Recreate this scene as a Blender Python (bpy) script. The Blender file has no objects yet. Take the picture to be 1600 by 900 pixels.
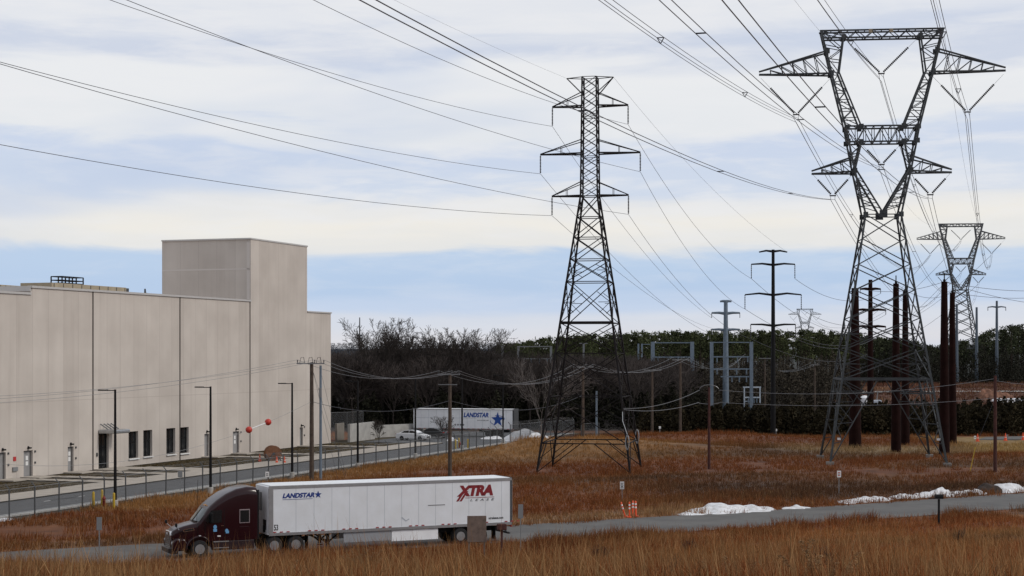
import bpy, math, random
import numpy as np
from mathutils import Vector, Matrix
R = math.radians
sc = bpy.context.scene
COL = sc.collection
HC = 12.0            # eye height above the yards and roads
FP = 2600.0          # focal length in photo pixels (1600 wide)
HY = 555.0           # horizon row in the photo

# ------------------------------------------------------------------ camera, sky, sun
cam = bpy.data.cameras.new('camera'); camo = bpy.data.objects.new('camera', cam); COL.objects.link(camo)
camo.location = (0, 0, HC); camo.rotation_euler = (R(90), 0, 0)
cam.sensor_width = 36; cam.lens = FP/1600*36; cam.shift_y = (HY-450)/1600
cam.clip_start = 0.5; cam.clip_end = 30000
sc.camera = camo

SUN_EL, SUN_AZ = R(40), R(106)     # azimuth measured from +Y (view) towards +X (right)
sun = bpy.data.lights.new('sun', 'SUN'); suno = bpy.data.objects.new('sun', sun); COL.objects.link(suno)
sun.energy = 1.5; sun.angle = R(12); sun.color = (1.0, 0.94, 0.86)
sd = Vector((math.sin(SUN_AZ)*math.cos(SUN_EL), math.cos(SUN_AZ)*math.cos(SUN_EL), math.sin(SUN_EL)))
suno.rotation_euler = sd.to_track_quat('Z', 'Y').to_euler()

def lin(c):
    return tuple(((v/255)/12.92 if v/255 <= .04045 else ((v/255+.055)/1.055)**2.4) for v in c)

world = bpy.data.worlds.new('World'); sc.world = world; world.use_nodes = True
wt = world.node_tree; wn = wt.nodes; wl = wt.links
bg = wn['Background']; bg.inputs['Strength'].default_value = 0.1
sky = wn.new('ShaderNodeTexSky'); sky.sky_type = 'NISHITA'; sky.sun_disc = False
sky.sun_elevation = SUN_EL; sky.sun_rotation = SUN_AZ
tc = wn.new('ShaderNodeTexCoord')
def wmath(op, a, b=None, c=None):
    n = wn.new('ShaderNodeMath'); n.operation = op
    for i, v in enumerate((a, b, c)):
        if v is None: continue
        if isinstance(v, (int, float)): n.inputs[i].default_value = v
        else: wl.new(v, n.inputs[i])
    return n.outputs[0]
def wnoise(scale3, scale, detail, rough, dist=0.0, off=(0, 0, 0)):
    m = wn.new('ShaderNodeMapping'); m.inputs['Scale'].default_value = scale3; m.inputs['Location'].default_value = off
    wl.new(tc.outputs['Generated'], m.inputs['Vector'])
    n = wn.new('ShaderNodeTexNoise'); n.inputs['Scale'].default_value = scale; n.inputs['Detail'].default_value = detail
    n.inputs['Roughness'].default_value = rough; n.inputs['Distortion'].default_value = dist
    wl.new(m.outputs[0], n.inputs['Vector']); return n.outputs['Fac']
sep = wn.new('ShaderNodeSeparateXYZ'); wl.new(tc.outputs['Generated'], sep.inputs[0])
n1 = wnoise((1, 1, 7), 5.0, 7, .55, .6)
n2 = wnoise((1, 1, 5.5), 15.0, 8, .60, .35, (3, 1, 2))
n3 = wnoise((1, 1, 5), 2.4, 4, .5, .3, (7, 4, 1))
amp = wmath('MULTIPLY', wmath('MINIMUM', wmath('MAXIMUM', sep.outputs['Z'], 0.012), 0.16), 0.55)
e = wmath('ADD', sep.outputs['Z'], wmath('MULTIPLY', wmath('SUBTRACT', n1, .5), amp))
e = wmath('SUBTRACT', e, wmath('MULTIPLY', sep.outputs['X'], 0.012))      # bands tilt down to the right
pos = wmath('MULTIPLY', e, 4.0)          # 0..0.25 -> 0..1
ramp = wn.new('ShaderNodeValToRGB'); cr = ramp.color_ramp; cr.interpolation = 'EASE'
stops = [(0.000, (214, 220, 232)), (0.008, (224, 224, 230)), (0.022, (216, 222, 234)), (0.030, (198, 214, 238)), (0.040, (184, 206, 235)),
         (0.058, (188, 209, 236)), (0.066, (234, 233, 231)), (0.078, (242, 238, 231)), (0.090, (236, 235, 234)), (0.104, (210, 220, 237)),
         (0.122, (206, 217, 237)), (0.138, (234, 236, 239)), (0.160, (238, 239, 241)), (0.180, (210, 217, 232)), (0.205, (232, 234, 239)), (0.25, (214, 220, 233))]
el = cr.elements
while len(el) < len(stops): el.new(0.5)
for q, (p, c) in zip(el, stops): q.position = p*4; q.color = (*lin(c), 1)
wl.new(pos, ramp.inputs[0])
def wmix(fac, a, b, mode='MIX'):
    n = wn.new('ShaderNodeMix'); n.data_type = 'RGBA'; n.blend_type = mode
    if isinstance(fac, (int, float)): n.inputs[0].default_value = fac
    else: wl.new(fac, n.inputs[0])
    for i, v in ((6, a), (7, b)):
        if isinstance(v, tuple): n.inputs[i].default_value = (*v, 1)
        else: wl.new(v, n.inputs[i])
    return n.outputs[2]
def wrange(v, a, b, c=0., d=1.):
    n = wn.new('ShaderNodeMapRange'); n.interpolation_type = 'SMOOTHSTEP'
    n.inputs[1].default_value = a; n.inputs[2].default_value = b; n.inputs[3].default_value = c; n.inputs[4].default_value = d
    wl.new(v, n.inputs[0]); return n.outputs[0]
low = wrange(sep.outputs['Z'], 0.045, 0.09, .28, 1.)
wisp = wmath('MULTIPLY', wrange(n2, .42, .70, 0, .6), low)
c1 = wmix(wisp, ramp.outputs[0], lin((239, 239, 241)))
blue = wmath('MULTIPLY', wrange(n3, .50, .70, 0, .6), low)
c1 = wmix(blue, c1, lin((192, 206, 231)))
# overhead: an even grey-white cloud deck
over = wmix(n1, (.42, .45, .52), (.78, .79, .82))
c1 = wmix(wrange(sep.outputs['Z'], .25, .45), c1, over)
c10 = wmix(1.0, c1, (10., 10., 10.), 'MULTIPLY')
fin = wmix(.94, sky.outputs[0], c10)
wl.new(fin, bg.inputs['Color'])
sc.view_settings.view_transform = 'Standard'; sc.view_settings.look = 'None'
sc.view_settings.exposure = 0.0; sc.view_settings.gamma = 1.0; sc.view_settings.use_curve_mapping = False
sc.cycles.max_bounces = 5; sc.cycles.transparent_max_bounces = 16

# ------------------------------------------------------------------ materials
MATS = {}
def mat(name, base, rough=.6, metal=0., var=0., vscale=1., bump=0., attr=False, spec=.4, coat=0., base2=None, vdet=5):
    if name in MATS: return MATS[name]
    m = bpy.data.materials.new(name); m.use_nodes = True; t = m.node_tree; b = t.nodes['Principled BSDF']
    b.inputs['Roughness'].default_value = rough; b.inputs['Metallic'].default_value = metal
    b.inputs['Specular IOR Level'].default_value = spec; b.inputs['Coat Weight'].default_value = coat; b.inputs['Coat Roughness'].default_value = .08
    b.inputs['Base Color'].default_value = (*base, 1)
    if var or base2:
        c = t.nodes.new('ShaderNodeTexCoord'); n = t.nodes.new('ShaderNodeTexNoise'); n.inputs['Scale'].default_value = vscale
        n.inputs['Detail'].default_value = vdet; n.inputs['Roughness'].default_value = .6
        t.links.new(c.outputs['Object'], n.inputs['Vector'])
        r = t.nodes.new('ShaderNodeValToRGB'); r.color_ramp.elements[0].position = .3; r.color_ramp.elements[1].position = .7
        lo = base2 or tuple(v*(1-var) for v in base); hi = base if base2 else tuple(min(1, v*(1+var)) for v in base)
        r.color_ramp.elements[0].color = (*lo, 1); r.color_ramp.elements[1].color = (*hi, 1)
        t.links.new(n.outputs['Fac'], r.inputs[0]); t.links.new(r.outputs[0], b.inputs['Base Color'])
        if bump:
            bn = t.nodes.new('ShaderNodeBump'); bn.inputs['Strength'].default_value = bump; bn.inputs['Distance'].default_value = .05
            t.links.new(n.outputs['Fac'], bn.inputs['Height']); t.links.new(bn.outputs[0], b.inputs['Normal'])
    if attr:
        a = t.nodes.new('ShaderNodeAttribute'); a.attribute_name = 'Col'
        if attr == 'noise':
            c = t.nodes.new('ShaderNodeTexCoord'); n = t.nodes.new('ShaderNodeTexNoise'); n.inputs['Scale'].default_value = vscale; n.inputs['Detail'].default_value = 6
            t.links.new(c.outputs['Object'], n.inputs['Vector'])
            x = t.nodes.new('ShaderNodeMix'); x.data_type = 'RGBA'; x.blend_type = 'MULTIPLY'; x.inputs[0].default_value = 1
            r = t.nodes.new('ShaderNodeValToRGB'); r.color_ramp.elements[0].position = .3; r.color_ramp.elements[1].position = .75
            r.color_ramp.elements[0].color = (.55, .55, .55, 1); r.color_ramp.elements[1].color = (1.25, 1.25, 1.25, 1)
            t.links.new(n.outputs['Fac'], r.inputs[0]); t.links.new(a.outputs['Color'], x.inputs[6]); t.links.new(r.outputs[0], x.inputs[7])
            t.links.new(x.outputs[2], b.inputs['Base Color'])
        else: t.links.new(a.outputs['Color'], b.inputs['Base Color'])
    MATS[name] = m; return m
M = dict(
 dsteel=mat('dark weathered lattice steel', (.013, .010, .010), .7, 0, .3, 2, spec=.2),
 gsteel=mat('galvanised lattice steel', (.044, .049, .052), .6, .3, .25, 1.5),
 zinc=mat('pale galvanised steel', (.155, .195, .24), .5, .3, .15, 2),
 corten=mat('weathering steel', (.014, .0048, .004), .9, 0, .4, 1.2, spec=.1),
 black=mat('black paint', (.009, .009, .010), .6, spec=.15),
 rubber=mat('tyre rubber', (.015, .015, .016), .85),
 wood=mat('weathered pole wood', (.075, .055, .042), .9, 0, .35, 3),
 redwood=mat('creosoted red brown pole', (.06, .022, .018), .9, 0, .35, 3),
 alu=mat('aluminium', (.42, .43, .44), .35, .8, .1, 3),
 chrome=mat('chrome', (.7, .7, .71), .15, 1.),
 wire=mat('conductor aluminium', (.10, .105, .12), .6, .3),
 wirepale=mat('paler conductor aluminium', (.24, .245, .255), .4, .6),  # lighter, shinier conductor metal for the low lines and jumper loops
 insul=mat('dark insulator glaze', (.03, .028, .03), .4),
 white=mat('white trailer paint', (.74, .77, .81), .35, 0, 0, .8, base2=(.66, .68, .70), vdet=8),
 whiteb=mat('white trailer paint worn', (.80, .81, .83), .4, 0, .07, 1.1),
 snow=mat('old snow', (.80, .82, .86), .8, 0, 0, 2.2, .6, base2=(.50, .49, .48), vdet=9),
 seam=mat('seam grey', (.42, .45, .49), .5),
 blue=mat('lettering blue', (.010, .035, .20), .5),
 red=mat('lettering red', (.20, .012, .018), .5),
 reflred=mat('reflector red', (.30, .012, .015), .4),
 grey=mat('mid grey paint', (.20, .205, .21), .6),
 dgrey=mat('dark grey plastic', (.05, .052, .056), .6),
 maroon=mat('maroon truck paint', (.016, .0012, .003), .28, .0, .0, 1, 0, False, .25, .30),
 glass=mat('dark glass', (.012, .014, .016), .08, 0, spec=.6),
 wsglass=mat('windscreen glass', (.07, .085, .085), .08, 0, spec=.7),
 sticker=mat('light blue decal', (.13, .32, .55), .5),
 asphalt=mat('asphalt', (.075, .078, .082), .85, 0, .22, .8, .15),
 asphalt2=mat('worn asphalt lane', (.135, .13, .122), .85, 0, 0, .35, .2, base2=(.080, .078, .076), vdet=10),
 line=mat('road line paint', (.6, .6, .58), .7, 0, .2, 2),
 concrete=mat('pale concrete', (.40, .36, .31), .85, 0, .15, .8, .1),
 conc2=mat('grey concrete', (.36, .35, .33), .85, 0, .2, .9, .1),
 doorpaint=mat('grey door paint', (.27, .265, .265), .5, 0, .1, 2),
 frame=mat('door frame grey', (.12, .115, .115), .5),
 cap=mat('parapet metal', (.52, .50, .48), .4, .2),
 sign=mat('sign white', (.75, .75, .74), .5),
 signblk=mat('sign black', (.02, .02, .02), .5),
 signred=mat('sign red', (.45, .03, .03), .5),
 yellow=mat('bollard yellow', (.42, .28, .02), .5, 0, .15, 3),
 orange=mat('traffic orange', (.70, .085, .02), .5),
 ball=mat('marker ball red', (.48, .04, .025), .45),
 rust=mat('rusted spool', (.16, .07, .035), .8, 0, .35, 3),
 fpost=mat('galvanised fence post', (.085, .09, .094), .5, .4),
 board=mat('weathered brown board', (.15, .11, .09), .85, 0, .25, 4),
 tan=mat('tan rooftop unit', (.32, .27, .19), .6, 0, .1, 1),
 dirt=mat('dark soil', (.035, .025, .02), .95, 0, .3, 3, .5),
 bark=mat('grey bark', (.045, .036, .031), .95, 0, .25, 4),
 palebark=mat('pale bark', (.16, .14, .13), .95, 0, .25, 4),
 carwhite=mat('white car paint', (.72, .73, .74), .25, 0, coat=.5),
 cargrey=mat('grey car paint', (.035, .038, .042), .25, .2, coat=.5),
 tail=mat('tail lamp red', (.35, .01, .01), .2),
 lamp=mat('headlamp clear', (.65, .67, .70), .1, .3),
 privacy=mat('grey privacy fabric', (.09, .095, .10), .9),
 ground=mat('dry field ground', (.1, .05, .02), .95, attr='noise', vscale=.55),
 blade=mat('dry grass blades', (.1, .05, .02), .85, attr=True, spec=.15),
 leaf=mat('evergreen foliage', (.03, .04, .02), .9, attr=True, spec=.1),
)

# ------------------------------------------------------------------ mesh builder and naming helpers
class MB:
    def __init__(s): s.v = []; s.f = []; s.m = []; s.mi = 0
    def add(s, vs, fs):
        o = len(s.v); s.v += [tuple(p) for p in vs]; s.f += [tuple(i+o for i in f) for f in fs]; s.m += [s.mi]*len(fs); return s
    def box(s, c, d, rz=0.):
        x, y, z = d[0]/2, d[1]/2, d[2]/2; k, q = math.cos(rz), math.sin(rz); P = []
        for i in (-1, 1):
            for j in (-1, 1):
                for l in (-1, 1): P.append((c[0]+i*x*k-j*y*q, c[1]+i*x*q+j*y*k, c[2]+l*z))
        return s.add(P, [(0, 1, 3, 2), (4, 6, 7, 5), (0, 4, 5, 1), (2, 3, 7, 6), (0, 2, 6, 4), (1, 5, 7, 3)])
    def bar(s, a, b, w, h=None, w2=None):
        a = Vector(a); b = Vector(b); d = b-a
        if d.length < 1e-6: return s
        d.normalize(); up = Vector((0, 0, 1)) if abs(d.z) < .95 else Vector((1, 0, 0))
        x = d.cross(up).normalized(); y = x.cross(d).normalized(); h = h or w; k = (w2 or w)/w
        P = [p+x*(i*w/2*q)+y*(j*h/2*q) for p, q in ((a, 1), (b, k)) for i, j in ((-1, -1), (1, -1), (1, 1), (-1, 1))]
        return s.add(P, [(0, 3, 2, 1), (4, 5, 6, 7), (0, 1, 5, 4), (1, 2, 6, 5), (2, 3, 7, 6), (3, 0, 4, 7)])
    def tube(s, pts, r, n=6, caps=True):
        pts = [Vector(p) for p in pts]; rs = r if isinstance(r, (list, tuple)) else [r]*len(pts); P = []; F = []
        for i, p in enumerate(pts):
            d = (pts[min(i+1, len(pts)-1)]-pts[max(i-1, 0)]).normalized()
            up = Vector((0, 0, 1)) if abs(d.z) < .95 else Vector((1, 0, 0))
            x = d.cross(up).normalized(); y = x.cross(d).normalized()
            for k in range(n):
                t = 2*math.pi*(k+.5)/n; P.append(p+x*(math.cos(t)*rs[i])+y*(math.sin(t)*rs[i]))
        for i in range(len(pts)-1):
            for k in range(n): F.append((i*n+k, i*n+(k+1) % n, (i+1)*n+(k+1) % n, (i+1)*n+k))
        if caps: F.append(tuple(range(n))[::-1]); F.append(tuple((len(pts)-1)*n+k for k in range(n)))
        return s.add(P, F)
    def lathe(s, prof, c=(0, 0, 0), n=16, axis='z'):
        P = []; F = []
        for r, h in prof:
            for k in range(n):
                t = 2*math.pi*k/n; a, b = r*math.cos(t), r*math.sin(t)
                P.append((c[0]+a, c[1]+b, c[2]+h) if axis == 'z' else ((c[0]+a, c[1]+h, c[2]+b) if axis == 'y' else (c[0]+h, c[1]+a, c[2]+b)))
        for i in range(len(prof)-1):
            for k in range(n): F.append((i*n+k, i*n+(k+1) % n, (i+1)*n+(k+1) % n, (i+1)*n+k))
        F.append(tuple(range(n))[::-1]); F.append(tuple((len(prof)-1)*n+k for k in range(n)))
        return s.add(P, F)
    def prism(s, poly, y0, y1, ax='y'):
        # poly in (x,z) extruded along y (or (x,y) along z)
        n = len(poly); f = (lambda p, t: (p[0], t, p[1])) if ax == 'y' else ((lambda p, t: (p[0], p[1], t)) if ax == 'z' else (lambda p, t: (t, p[0], p[1])))
        P = [f(p, y0) for p in poly]+[f(p, y1) for p in poly]
        return s.add(P, [tuple(range(n))[::-1], tuple(range(n, 2*n))]+[(i, (i+1) % n, n+(i+1) % n, n+i) for i in range(n)])
    def loft(s, rings, closed=True, caps=True):
        n = len(rings[0]); P = [p for r in rings for p in r]; F = []
        for i in range(len(rings)-1):
            for k in range(n if closed else n-1): F.append((i*n+k, i*n+(k+1) % n, (i+1)*n+(k+1) % n, (i+1)*n+k))
        if caps: F.append(tuple(range(n))[::-1]); F.append(tuple((len(rings)-1)*n+k for k in range(n)))
        return s.add(P, F)
    def build(s, name, m, parent=None, smooth=False, bevel=0., loc=None, rz=None, auto=35):
        me = bpy.data.meshes.new(name); me.from_pydata(s.v, [], s.f)
        ms = m if isinstance(m, (list, tuple)) else [m]
        for q in ms: me.materials.append(q)
        if len(ms) > 1: me.polygons.foreach_set('material_index', s.m)
        import bmesh
        b = bmesh.new(); b.from_mesh(me); bmesh.ops.recalc_face_normals(b, faces=b.faces); b.to_mesh(me); b.free()
        o = bpy.data.objects.new(name, me); COL.objects.link(o)
        if smooth:
            me.polygons.foreach_set('use_smooth', [True]*len(me.polygons)); me.set_sharp_from_angle(angle=R(auto))
        if bevel:
            k = o.modifiers.new('bevel', 'BEVEL'); k.width = bevel; k.segments = 2; k.limit_method = 'ANGLE'; k.angle_limit = R(40)
        if parent: o.parent = parent
        if loc is not None: o.location = loc
        if rz is not None: o.rotation_euler = (0, 0, rz)
        return o
def tag(o, label, cat, group=None, kind=None):
    if label: o['label'] = label
    if cat: o['category'] = cat
    if group: o['group'] = group
    if kind: o['kind'] = kind
    return o
def thing(name, label, cat, loc=(0, 0, 0), rz=0., group=None):
    o = bpy.data.objects.new(name, None); COL.objects.link(o); o.location = loc; o.rotation_euler = (0, 0, rz); o.empty_display_size = .3
    return tag(o, label, cat, group)
def copy_tree(o, parent=None):
    c = o.copy(); COL.objects.link(c)
    if parent: c.parent = parent
    for ch in [x for x in list(COL.objects) if x.parent == o]: copy_tree(ch, c)
    return c
def np_mesh(name, V, F, m, cols=None, parent=None):
    V = np.asarray(V, np.float32); F = np.asarray(F, np.int32); k = F.shape[1]
    me = bpy.data.meshes.new(name); me.vertices.add(len(V)); me.vertices.foreach_set('co', V.ravel())
    me.loops.add(F.size); me.loops.foreach_set('vertex_index', F.ravel())
    me.polygons.add(len(F)); me.polygons.foreach_set('loop_start', np.arange(0, F.size, k, dtype=np.int32))
    me.update(calc_edges=True)
    if cols is not None:
        a = me.attributes.new('Col', 'FLOAT_COLOR', 'POINT'); c = np.ones((len(V), 4), np.float32); c[:, :3] = cols; a.data.foreach_set('color', c.ravel())
    me.materials.append(m); o = bpy.data.objects.new(name, me); COL.objects.link(o)
    if parent: o.parent = parent
    return o
def gp(x, y, z=0.):
    s = (y-HY)/(HC-z); Y = FP/s; return Vector(((x-800)/s, Y, z))
def at(x, y, Y): return Vector(((x-800)*Y/FP, Y, HC-(y-HY)*Y/FP))
def text_mesh(txt, size, shear=0., thick=0., spacing=1., depth=.004):
    cu = bpy.data.curves.new('lettering', 'FONT'); cu.body = txt; cu.size = size; cu.shear = shear; cu.offset = thick; cu.extrude = depth; cu.space_character = spacing
    o = bpy.data.objects.new('lettering', cu); COL.objects.link(o)
    dg = bpy.context.evaluated_depsgraph_get(); me = bpy.data.meshes.new_from_object(o.evaluated_get(dg))
    bpy.data.objects.remove(o); bpy.data.curves.remove(cu); return me
def lettering(parent, txt, x0, x1, z0, z1, y, m, side=-1, shear=0., thick=0., spacing=1., name='lettering'):
    """Text filling x0..x1 (reading direction) and z0..z1 on the plane y."""
    me = text_mesh(txt, 1., shear, thick, spacing)
    xs = [v.co.x for v in me.vertices]; ys = [v.co.y for v in me.vertices]
    a, b, c, d = min(xs), max(xs), min(ys), max(ys)
    for v in me.vertices:
        px = x0+(v.co.x-a)/(b-a)*(x1-x0); pz = z0+(v.co.y-c)/(d-c)*(z1-z0); v.co = (px, y+v.co.z, pz)
    me.materials.clear(); me.materials.append(m)
    o = bpy.data.objects.new(name, me); COL.objects.link(o); o.parent = parent; return o

rng = np.random.default_rng(7); random.seed(5)
# wall frame: a runs along the warehouse wall, b out from the wall towards the field
W0 = np.array([-49., 159.2]); U = np.array([.334, .943]); N = np.array([.943, -.334])
WANG = math.atan2(U[1], U[0])
def WF(a, b, z=0.):
    p = W0+a*U+b*N; return Vector((p[0], p[1], z))
def WB(X, Y): return (X-W0[0])*U[0]+(Y-W0[1])*U[1], (X-W0[0])*N[0]+(Y-W0[1])*N[1]
def wall_a(x):
    r = (x-800)/FP; return (49+159.2*r)/(.334-.943*r)
def wall_z(x, y):
    a = wall_a(x); p = WF(a, 0); return HC-(y-HY)*p.y/FP

# ------------------------------------------------------------------ terrain
RX = np.array([-140., -57.6, -20.3, 3.3, 24.4, 47., 82., 140.]); RY = np.array([40., 82.2, 101.6, 113.6, 125.8, 140.6, 166., 212.])
HWID = 4.8
def yc(X): return np.interp(X, RX, RY)
def ss(x, a, b):
    t = np.clip((x-a)/(b-a), 0, 1); return t*t*(3-2*t)
rr = np.linspace(-.6, .6, 61); kcs = np.interp(rr, [-.31, -.2, -.146, 0, .077, .17, .31], [.120, .119, .1175, .1125, .1065, .1005, .0905])
ycr = []
for r_ in rr:
    y_ = 90.
    for _ in range(30): y_ = .5*y_+.5*(float(yc(r_*y_))-5.5-9)
    ycr.append(y_)
ycr = np.array(ycr)
PH = rng.uniform(0, 6.28, 24); FR = rng.normal(0, 1, (24, 2))
def wav(X, Y, sc_, k0=0, n=8):
    o = 0
    for i in range(k0, k0+n): o = o+np.sin(FR[i, 0]*X/sc_+FR[i, 1]*Y/sc_+PH[i])
    return o/n**.5
def hgt(X, Y):
    X = np.asarray(X, float); Y = np.asarray(Y, float)
    a, b = WB(X, Y); q = (yc(X)-HWID-Y)*.87; far = (Y-yc(X)-HWID)*.87
    r = np.clip(X/np.maximum(Y, 5), -.6, .6); kc = np.interp(r, rr, kcs); yk = np.interp(r, rr, ycr)
    k = kc+(.1345-kc)*np.clip((yk-Y)/(yk-36), 0, 1.15)
    zf = 12-k*Y-.95
    z35 = 12-.1345*36-.95
    zf = np.where(Y < 36, z35+(10.2-z35)*np.clip((36-Y)/36, 0, 1), zf)+.10*wav(X, Y, 2.2)*ss(q, 4, 10)
    near = np.maximum(zf, 0)*ss(q, .8, 9)
    fld = ss(b, 26, 34)*ss(far, 1.5, 9)
    z = .16*wav(X, Y, 7, 8)*fld
    z = z+1.8*np.exp(-((X-5)/19)**2-((Y-204)/11)**2)*ss(b, 27, 33)
    z = z+1.1*np.exp(-((X-28)/17)**2-((Y-228)/13)**2)*ss(b, 30, 38)
    rise = ss(Y, 268, 430)*4+ss(Y, 430, 900)*6+ss(Y, 900, 1800)*9
    z = z+rise*np.where((a < 130) & (b < 20), ss(a, 95, 130), 1.)
    road = (np.abs(q+0) > -1) & (q < .6) & (far < .6)
    pad = (b > -110) & (b < 24.2) & (a > -140) & (a < 112)
    z = np.where(road | pad, -.06, z)
    return np.where(q > .8, near, z)
RUST = np.array([.195, .063, .020]); GOLD = np.array([.33, .172, .060]); DARK = np.array([.075, .038, .021]); STRAW = np.array([.38, .255, .125]); LAWN = np.array([.085, .062, .027])
def veg(X, Y):
    X = np.asarray(X, float); Y = np.asarray(Y, float); a, b = WB(X, Y); q = (yc(X)-HWID-Y)*.87; far = (Y-yc(X)-HWID)*.87
    n1_ = wav(X*.45, Y*1.2, 8, 3); n2_ = wav(X, Y, 2.6, 12); n3_ = wav(X*.4, Y, 14, 6)
    def mix(c, d, w): return c*(1-w[..., None])+d*w[..., None]
    c = np.broadcast_to(RUST, X.shape+(3,)).copy()
    nearw = ss(q, 1, 6)
    c = mix(c, GOLD, np.clip(.12+.25*n2_+.25*n1_+nearw*(.14+.25*n2_), 0, .85)*.75)
    c = c*(1+.22*(nearw*ss(X, 0, 25)))[..., None]
    c = mix(c, DARK, ss(n1_*.8+.5*n2_-.2*nearw, .05, 1.5)*.8)
    # field beyond the truck road
    band = np.exp(-((Y-152)/16)**2)*ss(X, 8, 16)*(far > 2); c = mix(c, DARK, np.clip(band*.75+.25*n3_*band, 0, .85))
    st = np.exp(-((Y-209)/8)**2)*ss(X, 30, 38); c = mix(c, STRAW, np.clip(st*(.55+.3*n2_), 0, .8))
    mow = ss(X, 55, 62)*ss(Y, 196, 203)*(1-ss(Y, 240, 246)); c = mix(c, np.array([.36, .24, .09]), mow*.85)
    gl = np.exp(-((X-2)/17)**2-((Y-203)/13)**2); c = mix(c, GOLD*1.08, np.clip(gl*1.5, 0, .92))
    ver = ss(b, 24.2, 25)*(1-ss(b, 29, 36))*(far > 1)*(Y > 128)*(X < 5); c = mix(c, GOLD, ver*.75)
    edge = np.exp(-((far-3)/2.6)**2)*(X > -8)*(X < 15); c = mix(c, STRAW, edge*.6)
    c = mix(c, LAWN, ((b > -2) & (b < 24.2) & (a > -140) & (a < 112))*1.)
    vb = (b > 21.5) & (b < 25.2) & (a > -140) & (a < 90); c = mix(c, np.array([.10, .078, .052]), vb*.9)
    # beyond the hedge: bare red clearing, then dark forest floor
    c = mix(c, np.array([.12, .055, .034]), ss(Y, 262, 272)*(X > 30)*.8)
    c = mix(c, np.array([.035, .026, .020]), ss(Y, 258, 268)*(1-ss(X-.17*Y, 0, 12)))
    c = mix(c, np.array([.03, .035, .03]), ss(Y, 480, 520))
    c = c*(1-.03*(far > 1.5))[..., None]
    return np.clip(c, .012, .6)
def axis(lo, hi, dens, far_lo, far_hi, nfar):
    core = np.arange(lo, hi, dens); k = np.linspace(0, 1, nfar)[1:]
    return np.concatenate([(lo-(k**2.5)*(lo-far_lo))[::-1], core, hi+(k**2.5)*(far_hi-hi)])
gx = axis(-75, 100, .9, -9000, 9000, 26); gy = axis(-2, 275, .9, -400, 14000, 34)
GX, GY = np.meshgrid(gx, gy); V = np.stack([GX, GY, hgt(GX, GY)], -1).reshape(-1, 3)
nx = len(gx); ii = (np.arange(len(gy)-1)[:, None]*nx+np.arange(nx-1)[None, :]).ravel()
tag(np_mesh('ground', V, np.stack([ii, ii+1, ii+nx+1, ii+nx], 1), M['ground'], veg(V[:, 0], V[:, 1])*.72), 'rolling rust brown field with bank, yard and far rise', None, None, 'structure')

# roads and yards ----------------------------------------------------
def strip(name, pts, w0, w1, z, m, label):
    P = [Vector((p[0], p[1], 0)) for p in pts]; mb = MB(); rows = []
    for i, p in enumerate(P):
        d = (P[min(i+1, len(P)-1)]-P[max(i-1, 0)]).normalized(); n = Vector((d.y, -d.x, 0)); rows.append([p+n*w0+Vector((0, 0, z)), p+n*w1+Vector((0, 0, z))])
    mb.loft(rows, closed=False, caps=False)
    return tag(mb.build(name, m), label, None, None, 'structure')
xs = np.linspace(-130, 130, 60)
strip('road', [(x, float(yc(x))) for x in xs], -HWID, HWID, .02, M['asphalt2'], 'grey lane carrying the maroon truck in front of the field')
# yard road beside the warehouse, with the lot at its far end
mb = MB(); f = lambda a, b, z: tuple(WF(a, b, z))
mb.add([f(-140, 15.2, .02), f(-140, 22.6, .02), f(76, 22.6, .02), f(76, 15.2, .02)], [(0, 1, 2, 3)])
mb.add([f(76, 3, .02), f(76, 22.6, .02), f(111, 22.6, .02), f(111, 3, .02)], [(0, 1, 2, 3)])
tag(mb.build('yard_road', M['asphalt']), 'dark asphalt yard road along the warehouse', None, None, 'structure')
mb = MB()
for b0, b1 in ((21.7, 21.85), (22.15, 22.3)): mb.add([f(-140, b0, .026), f(-140, b1, .026), f(110, b1, .026), f(110, b0, .026)], [(0, 1, 2, 3)])
for k in range(3): mb.add([f(-18+k*.9, 17.6, .026), f(-14+k*.9, 17.6, .026), f(-14+k*.9, 17.75, .026), f(-18+k*.9, 17.75, .026)], [(0, 1, 2, 3)])
tag(mb.build('road_marking', M['line']), 'white edge lines along the yard road', None, None, 'structure')
mb = MB(); mb.prism([(11.2, 0), (15.0, 0), (15.2, .13), (11.2, .14)], -140, 76, 'y')
o = mb.build('pavement', M['concrete'], rz=WANG-math.pi/2, loc=(W0[0], W0[1], 0)); tag(o, 'pale concrete pavement with kerb between lawn and yard road', None, None, 'structure')
o.scale = (1, 1, 1)
mb = MB(); mb.prism([(22.9, 0), (23.2, 0), (23.2, .12), (22.9, .12)], -140, 110, 'y')
tag(mb.build('kerb', M['conc2'], rz=WANG-math.pi/2, loc=(W0[0], W0[1], 0)), 'low concrete kerb on the fence side of the yard road', None, None, 'structure')
# short asphalt turnout on the right behind the orange cones
p0, p1 = gp(1528, 689), gp(1680, 686)
mb = MB(); mb.add([(p0.x, p0.y, .2), (p1.x, p1.y-3, .2), (p1.x+4, p1.y+9, .2), (p0.x+3, p0.y+7, .2)], [(0, 1, 2, 3)])
mb.add([(p0.x, p0.y, -.3), (p1.x, p1.y-3, -.3), (p1.x, p1.y-3, .2), (p0.x, p0.y, .2)], [(0, 1, 2, 3)])
tag(mb.build('side_road', M['asphalt2']), 'short grey turnout behind the cones on the right', None, None, 'structure')

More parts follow.
